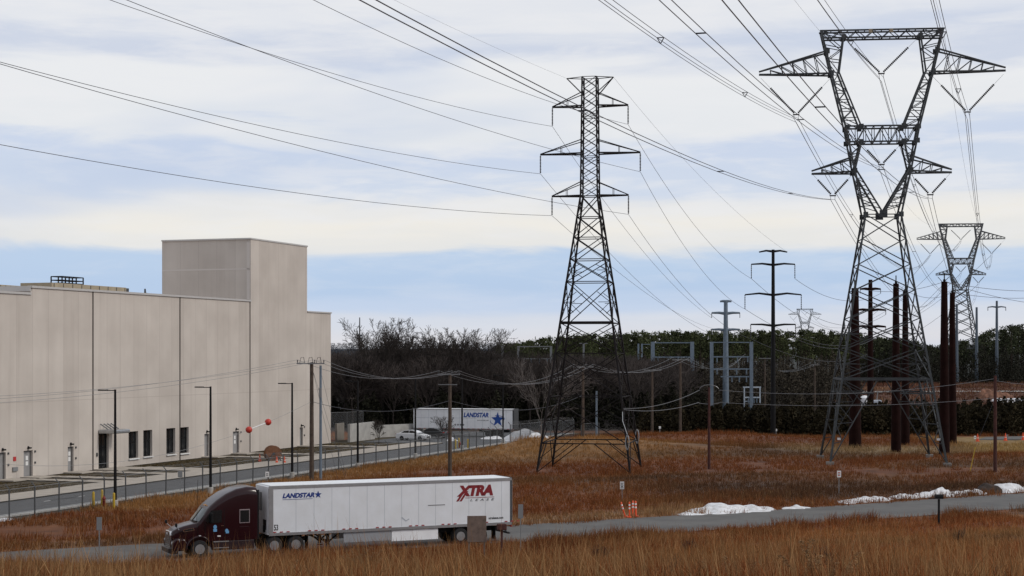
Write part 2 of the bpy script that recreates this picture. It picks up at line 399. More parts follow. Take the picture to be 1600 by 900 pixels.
# ------------------------------------------------------------------ warehouse
def concrete_wall():
    m = bpy.data.materials.new('tilt up concrete panels'); m.use_nodes = True; t = m.node_tree; b = t.nodes['Principled BSDF']; b.inputs['Roughness'].default_value = .85; b.inputs['Specular IOR Level'].default_value = .2
    c = t.nodes.new('ShaderNodeTexCoord'); s = t.nodes.new('ShaderNodeSeparateXYZ'); t.links.new(c.outputs['Object'], s.inputs[0])
    def mt(op, a, k=None):
        n = t.nodes.new('ShaderNodeMath'); n.operation = op
        for i, v in enumerate((a, k)):
            if v is None: continue
            if isinstance(v, (int, float)): n.inputs[i].default_value = v
            else: t.links.new(v, n.inputs[i])
        return n.outputs[0]
    sx = mt('ADD', s.outputs['X'], mt('MULTIPLY', s.outputs['Y'], 1.0))
    w = mt('MULTIPLY', sx, 1/2.6)
    cell = mt('FLOOR', w); wn_ = t.nodes.new('ShaderNodeTexWhiteNoise'); wn_.noise_dimensions = '1D'; t.links.new(cell, wn_.inputs['W'])
    fr = mt('FRACT', w); jl = mt('LESS_THAN', mt('ABSOLUTE', mt('SUBTRACT', fr, .5)), .492)
    n = t.nodes.new('ShaderNodeTexNoise'); n.inputs['Scale'].default_value = .22; n.inputs['Detail'].default_value = 7; t.links.new(c.outputs['Object'], n.inputs['Vector'])
    mp = t.nodes.new('ShaderNodeMapping'); mp.inputs['Scale'].default_value = (.9, .9, .10); t.links.new(c.outputs['Object'], mp.inputs[0])
    ns = t.nodes.new('ShaderNodeTexNoise'); ns.inputs['Scale'].default_value = 1; ns.inputs['Detail'].default_value = 6; t.links.new(mp.outputs[0], ns.inputs['Vector'])
    v = mt('ADD', mt('MULTIPLY', wn_.outputs['Value'], .16), mt('ADD', mt('MULTIPLY', n.outputs['Fac'], .80), mt('MULTIPLY', ns.outputs['Fac'], .22)))
    r = t.nodes.new('ShaderNodeValToRGB'); r.color_ramp.elements[0].position = .3; r.color_ramp.elements[0].color = (.45, .402, .36, 1); r.color_ramp.elements[1].position = .9; r.color_ramp.elements[1].color = (.63, .575, .52, 1)
    t.links.new(v, r.inputs[0])
    x = t.nodes.new('ShaderNodeMix'); x.data_type = 'RGBA'; x.inputs[6].default_value = (.41, .36, .325, 1); t.links.new(jl, x.inputs[0]); t.links.new(r.outputs[0], x.inputs[7])
    hz_ = mt('LESS_THAN', mt('ABSOLUTE', mt('SUBTRACT', s.outputs['Z'], 7.4)), .03)
    st = t.nodes.new('ShaderNodeMapRange'); st.inputs[1].default_value = 11; st.inputs[2].default_value = 27; st.inputs[3].default_value = 0; st.inputs[4].default_value = 1; t.links.new(s.outputs['Z'], st.inputs[0])
    ms = t.nodes.new('ShaderNodeMapping'); ms.inputs['Scale'].default_value = (1.1, 1.1, .045); t.links.new(c.outputs['Object'], ms.inputs[0])
    n5 = t.nodes.new('ShaderNodeTexNoise'); n5.inputs['Scale'].default_value = 1; n5.inputs['Detail'].default_value = 3; t.links.new(ms.outputs[0], n5.inputs['Vector'])
    k5 = t.nodes.new('ShaderNodeMapRange'); k5.inputs[1].default_value = .54; k5.inputs[2].default_value = .74; t.links.new(n5.outputs['Fac'], k5.inputs[0])
    y_ = t.nodes.new('ShaderNodeMix'); y_.data_type = 'RGBA'; y_.inputs[7].default_value = (.34, .29, .255, 1); t.links.new(x.outputs[2], y_.inputs[6]); t.links.new(mt('MINIMUM', mt('ADD', mt('MULTIPLY', k5.outputs[0], .20), mt('MULTIPLY', hz_, .45)), .9), y_.inputs[0])
    t.links.new(y_.outputs[2], b.inputs['Base Color']); return m
M['wall'] = concrete_wall()
wh = thing('warehouse', 'huge windowless beige concrete warehouse with a taller block at its right end', 'warehouse', (W0[0], W0[1], 0), WANG)
# local x = along the wall, local y = into the building (negative y = towards the road)
A_STEP, A_T0, A_T1, A_END = wall_a(48), wall_a(392), wall_a(480), wall_a(517)
H_LOW, H_MAIN, H_TOW, H_END = wall_z(20, 459), wall_z(300, 465.5), wall_z(393, 374), wall_z(500, 489)
openings = []   # x0,x1,z0,z1 cut into the long wall
def op(x0, x1, y0, y1): return (wall_a(x0), wall_a(x1), wall_z((x0+x1)/2, y1), wall_z((x0+x1)/2, y0))
DOORS = [op(-1, 9, 707, 750), op(37, 51, 704, 746), op(106, 115, 698, 738), op(319.5, 327, 678, 715), op(364, 374, 674, 708), op(468.5, 473.5, 668, 697)]
ENTR = op(154, 170, 677, 733); WINS = [op(201, 216, 674, 716), op(224, 238, 672, 713), op(260, 274, 669, 709.5), op(281, 295, 667.5, 708)]
cuts = sorted(DOORS+[ENTR]+WINS)
mb = MB(); D = .45
def panel(x0, x1, z0, z1): mb.add([(x0, 0, z0), (x1, 0, z0), (x1, 0, z1), (x0, 0, z1)], [(0, 1, 2, 3)])
x = -150.; top = {True: H_LOW, False: H_MAIN}
for c in cuts:
    for a0, a1, h in ((-150., A_STEP, H_LOW), (A_STEP, A_T0, H_MAIN), (A_T0, A_T1, H_TOW), (A_T1, A_END, H_END)):
        s0, s1 = max(x, a0), min(c[0], a1)
        if s1 > s0: panel(s0, s1, 0, h)
        s0, s1 = max(c[0], a0), min(c[1], a1)
        if s1 > s0:
            panel(s0, s1, c[3], h)
            if c[2] > .3: panel(s0, s1, 0, c[2])
    z0 = c[2] if c[2] > .3 else 0
    mb.add([(c[0], 0, z0), (c[0], D, z0), (c[0], D, c[3]), (c[0], 0, c[3])], [(0, 1, 2, 3)])
    mb.add([(c[1], 0, z0), (c[1], D, z0), (c[1], D, c[3]), (c[1], 0, c[3])], [(0, 1, 2, 3)])
    mb.add([(c[0], 0, c[3]), (c[1], 0, c[3]), (c[1], D, c[3]), (c[0], D, c[3])], [(0, 1, 2, 3)])
    mb.add([(c[0], 0, z0), (c[1], 0, z0), (c[1], D, z0), (c[0], D, z0)], [(0, 1, 2, 3)])
    mb.add([(c[0], D, z0), (c[1], D, z0), (c[1], D, c[3]), (c[0], D, c[3])], [(0, 1, 2, 3)])
    x = c[1]
for a0, a1, h in ((A_STEP, A_T0, H_MAIN), (A_T0, A_T1, H_TOW), (A_T1, A_END, H_END)):
    s0, s1 = max(x, a0), a1
    if s1 > s0: panel(s0, s1, 0, h)
DP = 90.; TD = 12.6
mb.add([(A_END, 0, 0), (A_END, DP, 0), (A_END, DP, H_END), (A_END, 0, H_END)], [(0, 1, 2, 3)])
mb.add([(-150, DP, 0), (A_END, DP, 0), (A_END, DP, H_LOW), (-150, DP, H_LOW)], [(0, 1, 2, 3)])
mb.add([(-150, 0, 0), (-150, DP, 0), (-150, DP, H_LOW), (-150, 0, H_LOW)], [(0, 1, 2, 3)])
mb.add([(A_STEP, 0, H_LOW), (A_STEP, DP, H_LOW), (A_STEP, DP, H_MAIN), (A_STEP, 0, H_MAIN)], [(0, 1, 2, 3)])
mb.add([(-150, 0, H_LOW-.5), (A_STEP, 0, H_LOW-.5), (A_STEP, DP, H_LOW-.5), (-150, DP, H_LOW-.5)], [(0, 1, 2, 3)])
mb.add([(A_STEP, 0, H_MAIN-.5), (A_T0, 0, H_MAIN-.5), (A_T0, DP, H_MAIN-.5), (A_STEP, DP, H_MAIN-.5)], [(0, 1, 2, 3)])
mb.add([(A_T0, TD, H_END-.5), (A_END, TD, H_END-.5), (A_END, DP, H_END-.5), (A_T0, DP, H_END-.5)], [(0, 1, 2, 3)])
mb.add([(A_T1, 0, H_END-.4), (A_END, 0, H_END-.4), (A_END, TD, H_END-.4), (A_T1, TD, H_END-.4)], [(0, 1, 2, 3)])
mb.build('wall', M['wall'], wh)
mb = MB(); mb.add([(A_T0, 0, H_MAIN-1), (A_T0, TD, H_MAIN-1), (A_T0, TD, H_TOW), (A_T0, 0, H_TOW)], [(0, 1, 2, 3)])
mb.add([(A_T1, 0, H_END-1), (A_T1, TD, H_END-1), (A_T1, TD, H_TOW), (A_T1, 0, H_TOW)], [(0, 1, 2, 3)])
mb.add([(A_T0, TD, H_END-1), (A_T1, TD, H_END-1), (A_T1, TD, H_TOW), (A_T0, TD, H_TOW)], [(0, 1, 2, 3)])
mb.add([(A_T0, 0, H_TOW-.01), (A_T1, 0, H_TOW-.01), (A_T1, TD, H_TOW-.01), (A_T0, TD, H_TOW-.01)], [(0, 1, 2, 3)])
tw = mb.build('tall_block', M['wall'], wh)
hm = (wall_z(393, 374)+H_MAIN)/2+.2
mb = MB(); mb.box((A_T0-.012, TD/2, hm), (.02, TD-.2, .18)); mb.box((A_T0-.012, .35, (H_MAIN+H_TOW)/2), (.02, .42, H_TOW-H_MAIN-.6))
mb.build('trim_band', mat('pale trim coat', (.60, .55, .51), .8), tw)
mb = MB()
mb.box(((A_STEP-150)/2, .12, H_LOW+.11), (A_STEP+150-.02, .5, .22)); mb.box(((A_STEP+A_T0)/2, .12, H_MAIN+.11), (A_T0-A_STEP, .5, .22))
mb.box((A_STEP, 5, H_LOW+.62), (.3, 10, .5))
mb.box(((A_T0+A_T1)/2, .12, H_TOW+.09), (A_T1-A_T0+.2, .4, .18)); mb.box((A_T0, TD/2, H_TOW+.09), (.4, TD, .18)); mb.box((A_T1, TD/2, H_TOW+.09), (.4, TD, .18))
mb.box(((A_T1+A_END)/2+.05, .12, H_END+.09), (A_END-A_T1+.1, .5, .18)); mb.box((A_END, DP/2, H_END+.09), (.4, DP, .18))
mb.build('parapet_cap', M['cap'], wh)
for px, h in ((145, H_MAIN), (281, H_MAIN), (390.5, H_MAIN)):
    mb = MB(); mb.box((wall_a(px), -.03, h/2), (.14, .06, h)); mb.build('expansion_joint', mat('dark joint', (.05, .042, .038), .9), wh)
for i, c in enumerate(DOORS):
    mb = MB(); w_ = c[1]-c[0]; mx = (c[0]+c[1])/2
    mb.box((mx, .30, (c[2]+c[3])/2), (w_-.02, .06, c[3]-c[2]-.02)); d_ = mb.build('door', M['doorpaint'], wh)
    mb = MB()
    for s_ in (-1, 1): mb.box((mx+s_*(w_/2-.05), .24, (c[2]+c[3])/2), (.1, .1, c[3]-c[2]-.03))
    mb.box((mx, .24, c[3]-.06), (w_-.22, .1, .1)); mb.build('door_frame', M['frame'], d_)
    if i in (1, 2, 4):
        mb = MB()
        for k in range(2): mb.box((mx+.15, .262, 1.35+.55*k+c[2]), (.38, .012, .42))
        s_ = mb.build('notice', [M['sign'], M['signred']][0], d_)
    mb = MB(); mb.box((mx, -.16, c[3]+.26), (.34, .28, .14)); mb.box((mx, -.03, c[3]+.30), (.2, .06, .26)); mb.build('wall_light', M['black'], wh)
    for s_, z_ in ((1, 2.5), (1, 1.4)): MB().box((mx+s_*(w_/2+.35), -.05, c[2]+z_), (.16, .1, .2)).build('wall_box', M['dgrey'], wh)
    # landing and steps to the pavement
    z_ = max(c[2], .12); mb = MB(); mb.box((mx, -1.1, z_/2), (2.6, 2.2, z_))
    if i < 5:
        for k in range(3): mb.box((mx+1.3+.45*(k+.5), -1.6-.5*k, z_*(3-k)/4/2), (.45, 2.0, z_*(3-k)/4))
    mb.box((mx+1.6, -6.6, .03), (1.7, 8.8, .06)); mb.build('door_steps', M['concrete'], wh)
c = ENTR; mx = (c[0]+c[1])/2
mb = MB(); mb.box((mx, .34, (c[2]+c[3])/2), (c[1]-c[0]-.02, .06, c[3]-c[2]-.04)); en = mb.build('entrance_door', M['glass'], wh)
mb = MB()
for q in (-.5, 0, .5): mb.box((mx+q*(c[1]-c[0]-.12), .29, (c[2]+c[3])/2), (.09, .06, c[3]-c[2]-.06))
for zz in (c[2]+.1, c[2]+2.3, c[3]-.09): mb.box((mx, .283, zz), (c[1]-c[0]-.05, .06, .09))
mb.build('mullion', M['black'], en)
mb = MB(); ca0, ca1 = wall_a(153), wall_a(176); mb.box(((ca0+ca1)/2, -1.1, c[3]+.22), (ca1-ca0, 2.2, .42)); cp = mb.build('canopy', M['alu'], wh, bevel=.12)
mb = MB()
for k in range(4): mb.bar((ca0+.4+k*(ca1-ca0-.8)/3, -.06, c[3]+1.0), (ca0+.4+k*(ca1-ca0-.8)/3, -1.0, c[3]+.44), .1)
mb.build('hanger', M['grey'], cp)
mb = MB(); mb.box((mx+.6, -1.5, c[2]/2+.02), (5, 3, max(.12, c[2]))); mb.box((mx+2, -7, .03), (4, 8, .06)); mb.build('door_steps', M['concrete'], wh)
MB().box((mx-1.3, -.05, 1.6+c[2]), (.2, .1, .4)).build('wall_box', M['dgrey'], wh)
for c in WINS:
    mx = (c[0]+c[1])/2; w_ = c[1]-c[0]; h_ = c[3]-c[2]
    mb = MB(); mb.box((mx, .36, (c[2]+c[3])/2), (w_-.01, .05, h_-.01)); w2 = mb.build('window', M['glass'], wh)
    mb = MB()
    for q in (-.5, 0, .5): mb.box((mx+q*(w_-.11), .31, (c[2]+c[3])/2), (.07, .06, h_-.03))
    for q in (-.5, .1, .5): mb.box((mx, .303, (c[2]+c[3])/2+q*(h_-.11)), (w_-.03, .06, .07))
    mb.build('window_frame', M['black'], w2)
    mb = MB(); mb.box((mx, -.03, c[2]-.07), (w_+.12, .3, .12)); mb.build('sill', M['sign'], w2)
mb = MB(); fx = wall_a(12); mb.box((wall_a(22.5), -.03, 1.95), (.42, .05, .42)); mb.build('wall_sign', M['signred'], wh)
mb = MB(); mb.box((wall_a(22.5), -.08, .95), (.75, .14, .4)); mb.build('wall_box', M['grey'], wh)
# rooftop plant
def roof_a(x, y):
    r = (x-800)/FP; return (49+.943*y+r*(159.2+.334*y))/(.334-.943*r)
def roof_z(x, yp, y):
    a = roof_a(x, y); return HC-(yp-HY)*WF(a, -y).y/FP
mb = MB(); a0, a1 = roof_a(80, 7), roof_a(204, 7); zt = roof_z(140, 445.5, 7)
mb.box(((a0+a1)/2-.4, 9, (H_MAIN-.5+zt)/2), (a1-a0-1, 4, zt-H_MAIN+.5)); mb.mi = 1
for k in range(9): mb.box((a0+(k+.3)*(a1-a0)/9, 6.98, zt-.65), (.1, .04, 1.2))
mb.box((a1-.45, 9, zt-.55), (.9, 3.6, 1.0)); mb.build('rooftop_unit', [M['tan'], M['dgrey']], wh, bevel=.03)
a0, a1 = roof_a(-70, 7), roof_a(46, 7); zl = roof_z(20, 446, 7); mb = MB(); mb.box(((a0+a1)/2, 9, (H_LOW-.5+zl)/2), (a1-a0, 4, zl-H_LOW+.5)); mb.mi = 1
for k in range(14): mb.box((a0+(k+.3)*(a1-a0)/14, 6.98, zl-.65), (.1, .04, 1.2))
mb.build('rooftop_unit', [M['tan'], M['dgrey']], wh, bevel=.03)
mb = MB(); a0, a1 = roof_a(97, 7.4), roof_a(130, 7.4); z0 = zt-.02; z1 = roof_z(100, 432, 7.4)
for a_ in np.linspace(a0, a1, 4):
    for b_ in (7.4, 8.8): mb.bar((a_, b_, z0), (a_, b_, z1), .11)
for z_ in (z0+.08, (z0+z1)/2, z1):
    for b_ in (7.4, 8.8): mb.bar((a0, b_, z_), (a1, b_, z_), .1)
    for a_ in (a0, a1): mb.bar((a_, 7.4, z_), (a_, 8.8, z_), .1)
mb.build('roof_railing', M['black'], wh)
mb = MB(); mb.bar((wall_a(262), 3, H_MAIN-.4), (wall_a(262)+.1, 3, H_MAIN+.9), .12); mb.bar((wall_a(265), 3, H_MAIN-.4), (wall_a(262)+.1, 3, H_MAIN+.9), .12); mb.bar((wall_a(263), 3, H_MAIN+.4), (wall_a(266), 3, H_MAIN+.4), .1)
mb.build('roof_vent', M['dgrey'], wh)

# ------------------------------------------------------------------ concrete walls by the dock, fences
def hz(p): return float(hgt(np.array([p[0]]), np.array([p[1]]))[0])
mb = MB(); p0, p1 = gp(545, 691), gp(584, 686); d = (p1-p0).normalized(); mb.bar((p0.x, p0.y, 1.25), (p1.x, p1.y, 1.25), .35, 2.5)
tag(mb.build('concrete_wall', M['conc2'], None), 'short pale concrete wall standing nearest the warehouse corner', 'wall')
mb = MB(); p0, p1 = gp(583, 684), gp(665, 680); mb.bar((p0.x, p0.y, .9), (p1.x, p1.y, .9), .35, 1.8)
tag(mb.build('concrete_wall', M['conc2'], None), 'long low concrete wall running behind the parked cars to the far trailer', 'wall')
mb = MB(); p0, p1 = gp(516, 690), gp(534, 688); mb.bar((p0.x+.6, p0.y+2, 1.2), (p1.x, p1.y+2, 1.2), .3, 2.4)
tag(mb.build('concrete_wall', mat('brown grey concrete', (.20, .18, .155), .9, 0, .2, 1), None), 'brownish concrete wall stub tucked against the warehouse corner', 'wall')

def mesh_mat(name, dens, c):
    m = bpy.data.materials.new(name); m.use_nodes = True; t = m.node_tree; b = t.nodes['Principled BSDF']; b.inputs['Base Color'].default_value = (*c, 1); b.inputs['Roughness'].default_value = .6
    b.inputs['Alpha'].default_value = dens; return m
M['chain'] = mesh_mat('chain link netting', .13, (.22, .23, .24)); M['screen'] = mesh_mat('privacy screen netting', .45, (.06, .065, .07))
def fence(pts, spacing, h, label, netting, arm=True, group=None):
    root = thing('chain_link_fence', label, 'fence', (pts[0].x, pts[0].y, 0)); o0 = Vector((pts[0].x, pts[0].y, 0))
    poss = []; rest = 0.
    for p, q in zip(pts, pts[1:]):
        L = (q-p).length; t = rest
        while t < L: poss.append(p+(q-p)*(t/L)); t += spacing
        rest = t-L
    for p in poss: p.z = hz(p)
    poss = [p-o0 for p in poss]; n = len(poss)
    base = None
    for i, p in enumerate(poss):
        d = (poss[min(i+1, n-1)]-poss[max(i-1, 0)]); d.z = 0; d.normalize(); nn = Vector((d.y, -d.x, 0))
        if base is None:
            mb = MB(); mb.tube([(0, 0, -.3), (0, 0, h)], .065, 6)
            if arm: mb.tube([(0, 0, h-.02), (-.32, 0, h+.33)], .04, 5)
            base = mb.build('post', M['fpost'], root)
            o = base
        else:
            o = base.copy(); COL.objects.link(o); o.parent = root
        o.location = p; o.rotation_euler = (random.uniform(-.012, .012), random.uniform(-.012, .012), math.atan2(nn.y, nn.x))
    mb = MB()
    for i in range(n-1): mb.tube([poss[i]+Vector((0, 0, h-.03)), poss[i+1]+Vector((0, 0, h-.03))], .022, 5)
    mb.build('top_rail', M['grey'], root)
    mb = MB()
    for i in range(n-1):
        p, q = poss[i], poss[i+1]; mb.add([p+Vector((0, 0, .05)), q+Vector((0, 0, .05)), q+Vector((0, 0, h-.05)), p+Vector((0, 0, h-.05))], [(0, 1, 2, 3)])
    mb.build('netting', netting, root)
    if arm:
        mb = MB()
        for i in range(n-1):
            d = (poss[i+1]-poss[i]).normalized(); nn = Vector((d.y, -d.x, 0))
            for k in (.12, .24, .32): mb.tube([poss[i]-nn*k+Vector((0, 0, h+k)), poss[i+1]-nn*k+Vector((0, 0, h+k))], .008, 3)
        mb.build('barbed_wire', M['grey'], root)
    return root
def ab(b0, a_): return WF(a_, b0)
fp = [ab(24.3, -50), ab(24.6, 20), ab(25.0, 45), gp(793, 692.5)]
fence(fp, 3.05, 2.25, 'long grey chain link fence with barbed wire arms along the yard road', M['chain'])
fence([gp(797, 692.3), gp(850, 687), gp(905, 683)], 3.0, 2.6, 'short dark screened fence behind the snow pile by the lattice tower', M['screen'])
fence([gp(517, 676), gp(590, 673)], 3.2, 3.2, 'tall thin fence behind the concrete walls at the warehouse corner', M['chain'], arm=False)
fence([gp(908, 683), gp(952, 683)], 2.6, 2.0, 'low plain fence with a slanting brace between two wooden poles', M['chain'], arm=False)

# ------------------------------------------------------------------ street lamps along the yard road
def make_lamp():
    t = thing('street_lamp', 'x', 'street lamp')
    MB().tube([(0, 0, 0), (0, 0, 9.3)], [.13, .085], 8).build('pole', M['black'], t)
    MB().lathe([(.24, 0), (.24, .55), (.2, .6)], n=12).build('base', M['conc2'], t)
    mb = MB(); mb.box((-.35, 0, 9.22), (.75, .07, .07)); mb.build('arm', M['black'], t)
    mb = MB(); mb.box((-1.05, 0, 9.24), (.75, .34, .1)); mb.build('lamp_head', M['black'], t, bevel=.02)
    return t
LL = ['black lamp post nearest the camera, in front of the dark entrance door', 'black lamp post between the windows and the cable spool, second from the left', 'black lamp post beside the wooden pole, with its arm against the beige wall',
      'black lamp post standing in front of the concrete wall', 'black lamp post crossing the rear of the white parked car', 'black lamp post in front of the middle of the far white trailer', 'black lamp post crossing the star on the far white trailer']
lp0 = make_lamp()
for i, (x, y) in enumerate([(180, 793), (329, 772), (456.5, 747), (559, 732), (649, 716), (722, 703), (786, 693)]):
    o = lp0 if i == 0 else copy_tree(lp0); p = gp(x, y); o.location = p; o.rotation_euler = (0, 0, WANG-math.pi/2+.1); tag(o, LL[i], 'street lamp', 'lamp posts along the yard road')

# ------------------------------------------------------------------ hydrants, bollards, cones, spool, signs
def hydrant(p, label):
    t = thing('fire_hydrant', label, 'fire hydrant', p, .4)
    MB().lathe([(.17, 0), (.17, .06), (.12, .08), (.12, .55), (.16, .57), (.16, .62), (.12, .66), (.09, .76), (.04, .8), (.04, .86)], n=14).build('barrel', mat('hydrant red', (.16, .012, .010), .5), t, True)
    for s in (-1, 1): MB().lathe([(.075, .1*s), (.075, .2*s), (.05, .24*s)], (0, 0, .45), 10, 'y').build('nozzle', MATS['hydrant red'], t)
hydrant(gp(162.5, 791), 'dark red fire hydrant between yellow bollards near the left lamp post'); hydrant(gp(718.5, 700), 'dark red hydrant between yellow bollards near the far trailer')
b0 = None
for i, (x, y, l) in enumerate([(146, 793, 'yellow bollard to the left of the nearer hydrant'), (159.5, 789.5, 'yellow bollard standing right behind the nearer hydrant'), (178, 795, 'yellow bollard hard beside the nearest lamp post'),
                     (712, 701.5, 'yellow bollard just left of the distant hydrant'), (717, 699, 'yellow bollard behind the distant hydrant'), (731, 701, 'yellow bollard to the right of the distant hydrant')]):
    if b0 is None: o = b0 = MB().lathe([(.1, 0), (.1, 1.15), (.08, 1.22), (.04, 1.26)], n=12).build('bollard', M['yellow'], None, True)
    else: o = b0.copy(); COL.objects.link(o)
    o.location = gp(x, y); tag(o, l, 'bollard', 'yellow bollards guarding hydrants')
def make_cone():
    t = thing('traffic_cone', 'x', 'traffic cone'); MB().box((0, 0, .03), (.4, .4, .06)).build('base', M['orange'], t, bevel=.01)
    MB().lathe([(.17, .06), (.03, .86)], n=14).build('cone', M['orange'], t, True); MB().lathe([(.118, .37), (.085, .52)], n=14).build('reflective_band', M['sign'], t, True); return t
c0 = make_cone()
for i, (x, y, zz, l) in enumerate([(406, 721, 0, 'orange cone left of the rusty cable spool'), (432.5, 724.5, 0, 'orange cone in front of the rusty cable spool'), (444.5, 724.5, 0, 'orange cone right of the rusty cable spool'),
      (1527.5, 691, 0, 'orange cone at the left end of the grey turnout, under a white tag'), (1571, 691, .2, 'orange cone on the grey turnout near the wooden pole'), (1598.5, 690, .2, 'orange cone at the right edge of the photo')]):
    o = c0 if i == 0 else copy_tree(c0); p = gp(x, y); o.location = (p.x, p.y, max(zz, hz(p))); tag(o, l, 'traffic cone', 'orange traffic cones'); 
    if i > 2: o.scale = (1.25,)*3
cs = thing('cable_spool', 'big rusty cable spool standing on its rim by the kerb', 'cable spool', gp(426, 721.5), .42); cs.scale = (.82,)*3
for s in (-1, 1):
    mb = MB(); mb.lathe([(1.12, -.05), (1.12, .05)], (0, s*.55, 1.12), 28, 'y'); fl = mb.build('flange', M['rust'], cs)
    MB().lathe([(.2, -.07), (.2, .07)], (0, s*.55, 1.12), 12, 'y').build('hub', M['dgrey'], fl)
MB().lathe([(.62, -.52), (.62, .52)], (0, 0, 1.12), 24, 'y').build('drum', M['black'], cs, True)
mb = MB()
for s in (-.9, .9): mb.bar((s, -1.5, .12), (s, .9, .12), .14); mb.bar((s, -1.3, .12), (s*.3, -.75, 1.0), .1)
mb.bar((-.9, -1.4, .5), (.9, -1.4, .5), .1); mb.build('cradle', M['dgrey'], cs)

def post_sign(x, ybase, ytop, w, h, face, label, z0=None, cat='sign', marks=(), post=M['grey'], back=False, name='road_sign'):
    p = gp(x, ybase); zz = hz(p) if z0 is None else z0
    if z0 is not None: p = gp(x, ybase, z0)
    zz = p.z if z0 is not None else zz
    top = HC-(ytop-HY)*p.y/FP
    t = thing(name, label, cat, (p.x, p.y, zz), random.uniform(-.1, .1))
    MB().box((0, .03, (top-zz)/2-.2), (.06, .05, top-zz+.3)).build('post', post, t)
    s = MB().box((0, 0, top-zz-h/2), (w, .02, h)).build('panel', face, t)
    for (mx, mz, mw, mh, mm) in marks: MB().box((mx*w, -.014, top-zz-h/2+mz*h), (mw*w, .008, mh*h)).build('marking', mm, s)
    return t
blk = M['signblk']; M['wsign'] = M['sign']
post_sign(972, 783, 752.5, .34, .62, M['sign'], 'white two part sign on a thin post behind the orange delineators', marks=((0, .3, .7, .06, blk), (-.05, .17, .5, .08, blk), (0, .02, .8, .05, blk), (0, -.14, .5, .12, blk), (0, -.33, .75, .09, blk)))
post_sign(1311, 775, 735.5, .34, .56, M['sign'], 'small white sign with red lettering near the footing of the big tower', marks=((0, .22, .6, .12, M['signred']), (0, 0, .6, .1, blk), (0, -.22, .6, .12, M['signred'])))
post_sign(1523.5, 688, 681, .3, .45, M['sign'], 'tiny white tag above the cone at the left end of the turnout', marks=((0, 0, .5, .3, blk),))
post_sign(1573.5, 689, 679, .35, .5, M['grey'], 'small grey tag standing beside the middle turnout cone')
post_sign(281.5, 768, 736, .4, .55, M['grey'], 'small grey sign turned to the yard road behind the fence', name='road_sign')
post_sign(417.5, 757, 737, .34, .5, M['sign'], 'small white sign just above the cab roof, behind the fence', marks=((0, .1, .6, .2, M['grey']), (0, -.2, .6, .15, M['grey'])))
post_sign(155, 880, 808, .30, .75, M['grey'], 'narrow grey marker board standing in front of the truck grille', z0=hz(gp(155, 868, 1.0)), name='marker_post')
post_sign(813.5, 860, 788, .30, .85, M['grey'], 'narrow grey marker board just right of the trailer doors', z0=hz(gp(813, 850, 1.0)), name='marker_post')
bp = gp(745, 868, 1.0); bz = hz(bp); t = thing('notice_board', 'weathered brown board on two legs in front of the trailer wheels', 'board', (bp.x, bp.y, bz), .1)
topz = HC-(806-HY)*bp.y/FP-bz; MB().box((0, 0, topz-.72), (1.05, .06, 1.44)).build('panel', M['board'], t, bevel=.01)
for s in (-.42, .42): MB().box((s, .06, topz/2-.2), (.09, .06, topz+.2)).build('leg', M['board'], t)
bp = gp(784, 868, 1.0); bz = hz(bp); t = thing('mailbox', 'rusty box on a leaning post below the trailer rear', 'mailbox', (bp.x, bp.y, bz), .2)
topz = HC-(819-HY)*bp.y/FP-bz; MB().box((0, 0, topz-.15), (.5, .4, .34)).build('box', M['redwood'], t, bevel=.04); MB().box((0, 0, topz/2-.3), (.1, .1, topz)).build('post', M['redwood'], t)
bp = gp(1467, 812, .6); bz = hz(bp); t = thing('mailbox', 'black domed mailbox on a black post by the lane edge on the right', 'mailbox', (bp.x, bp.y, bz), .3)
topz = HC-(772-HY)*bp.y/FP-bz
mb = MB(); prof = [(-.17, -.12), (.17, -.12), (.17, .02)]+[(.17*math.cos(a), .02+.17*math.sin(a)) for a in np.linspace(.3, 2.84, 8)]+[(-.17, .02)]
mb.prism([(p[0], p[1]+topz-.2) for p in prof], -.28, .28); bx_ = mb.build('box', M['black'], t); bx_.rotation_euler = (0, 0, 1.2)
MB().box((0, 0, topz/2-.35), (.11, .11, topz)).build('post', M['black'], t); MB().box((-.45, 0, topz-.28), (.7, .12, .06)).build('shelf', M['black'], t)
# delineators
t0 = None
for i, (x, y, lean, l) in enumerate([(977, 808, -.28, 'orange delineator post leaning to the left, two white bands'), (983.5, 808.5, 0, 'upright orange delineator, second from the left'), (988.5, 806.5, .1, 'orange delineator partly hidden behind its neighbours'), (993.5, 807, .04, 'stout orange delineator at the right end of the cluster')]):
    p = gp(x, y)
    if t0 is None:
        o = t0 = thing('delineator_post', l, 'delineator'); MB().lathe([(.2, 0), (.2, .05), (.055, .07), (.055, 1.12), (.03, 1.16)], n=12).build('post', M['orange'], o, True)
        for zz in (.62, .86): MB().lathe([(.061, zz), (.061, zz+.12)], n=12).build('reflective_band', M['sign'], o, True)
    else: o = copy_tree(t0)
    o.location = (p.x, p.y, hz(p)); o.rotation_euler = (0, lean, i*.7); tag(o, l, 'delineator', 'orange delineator posts beside the lane'); o.scale = (1.3 if i == 3 else 1.1,)*2+(1.0,)

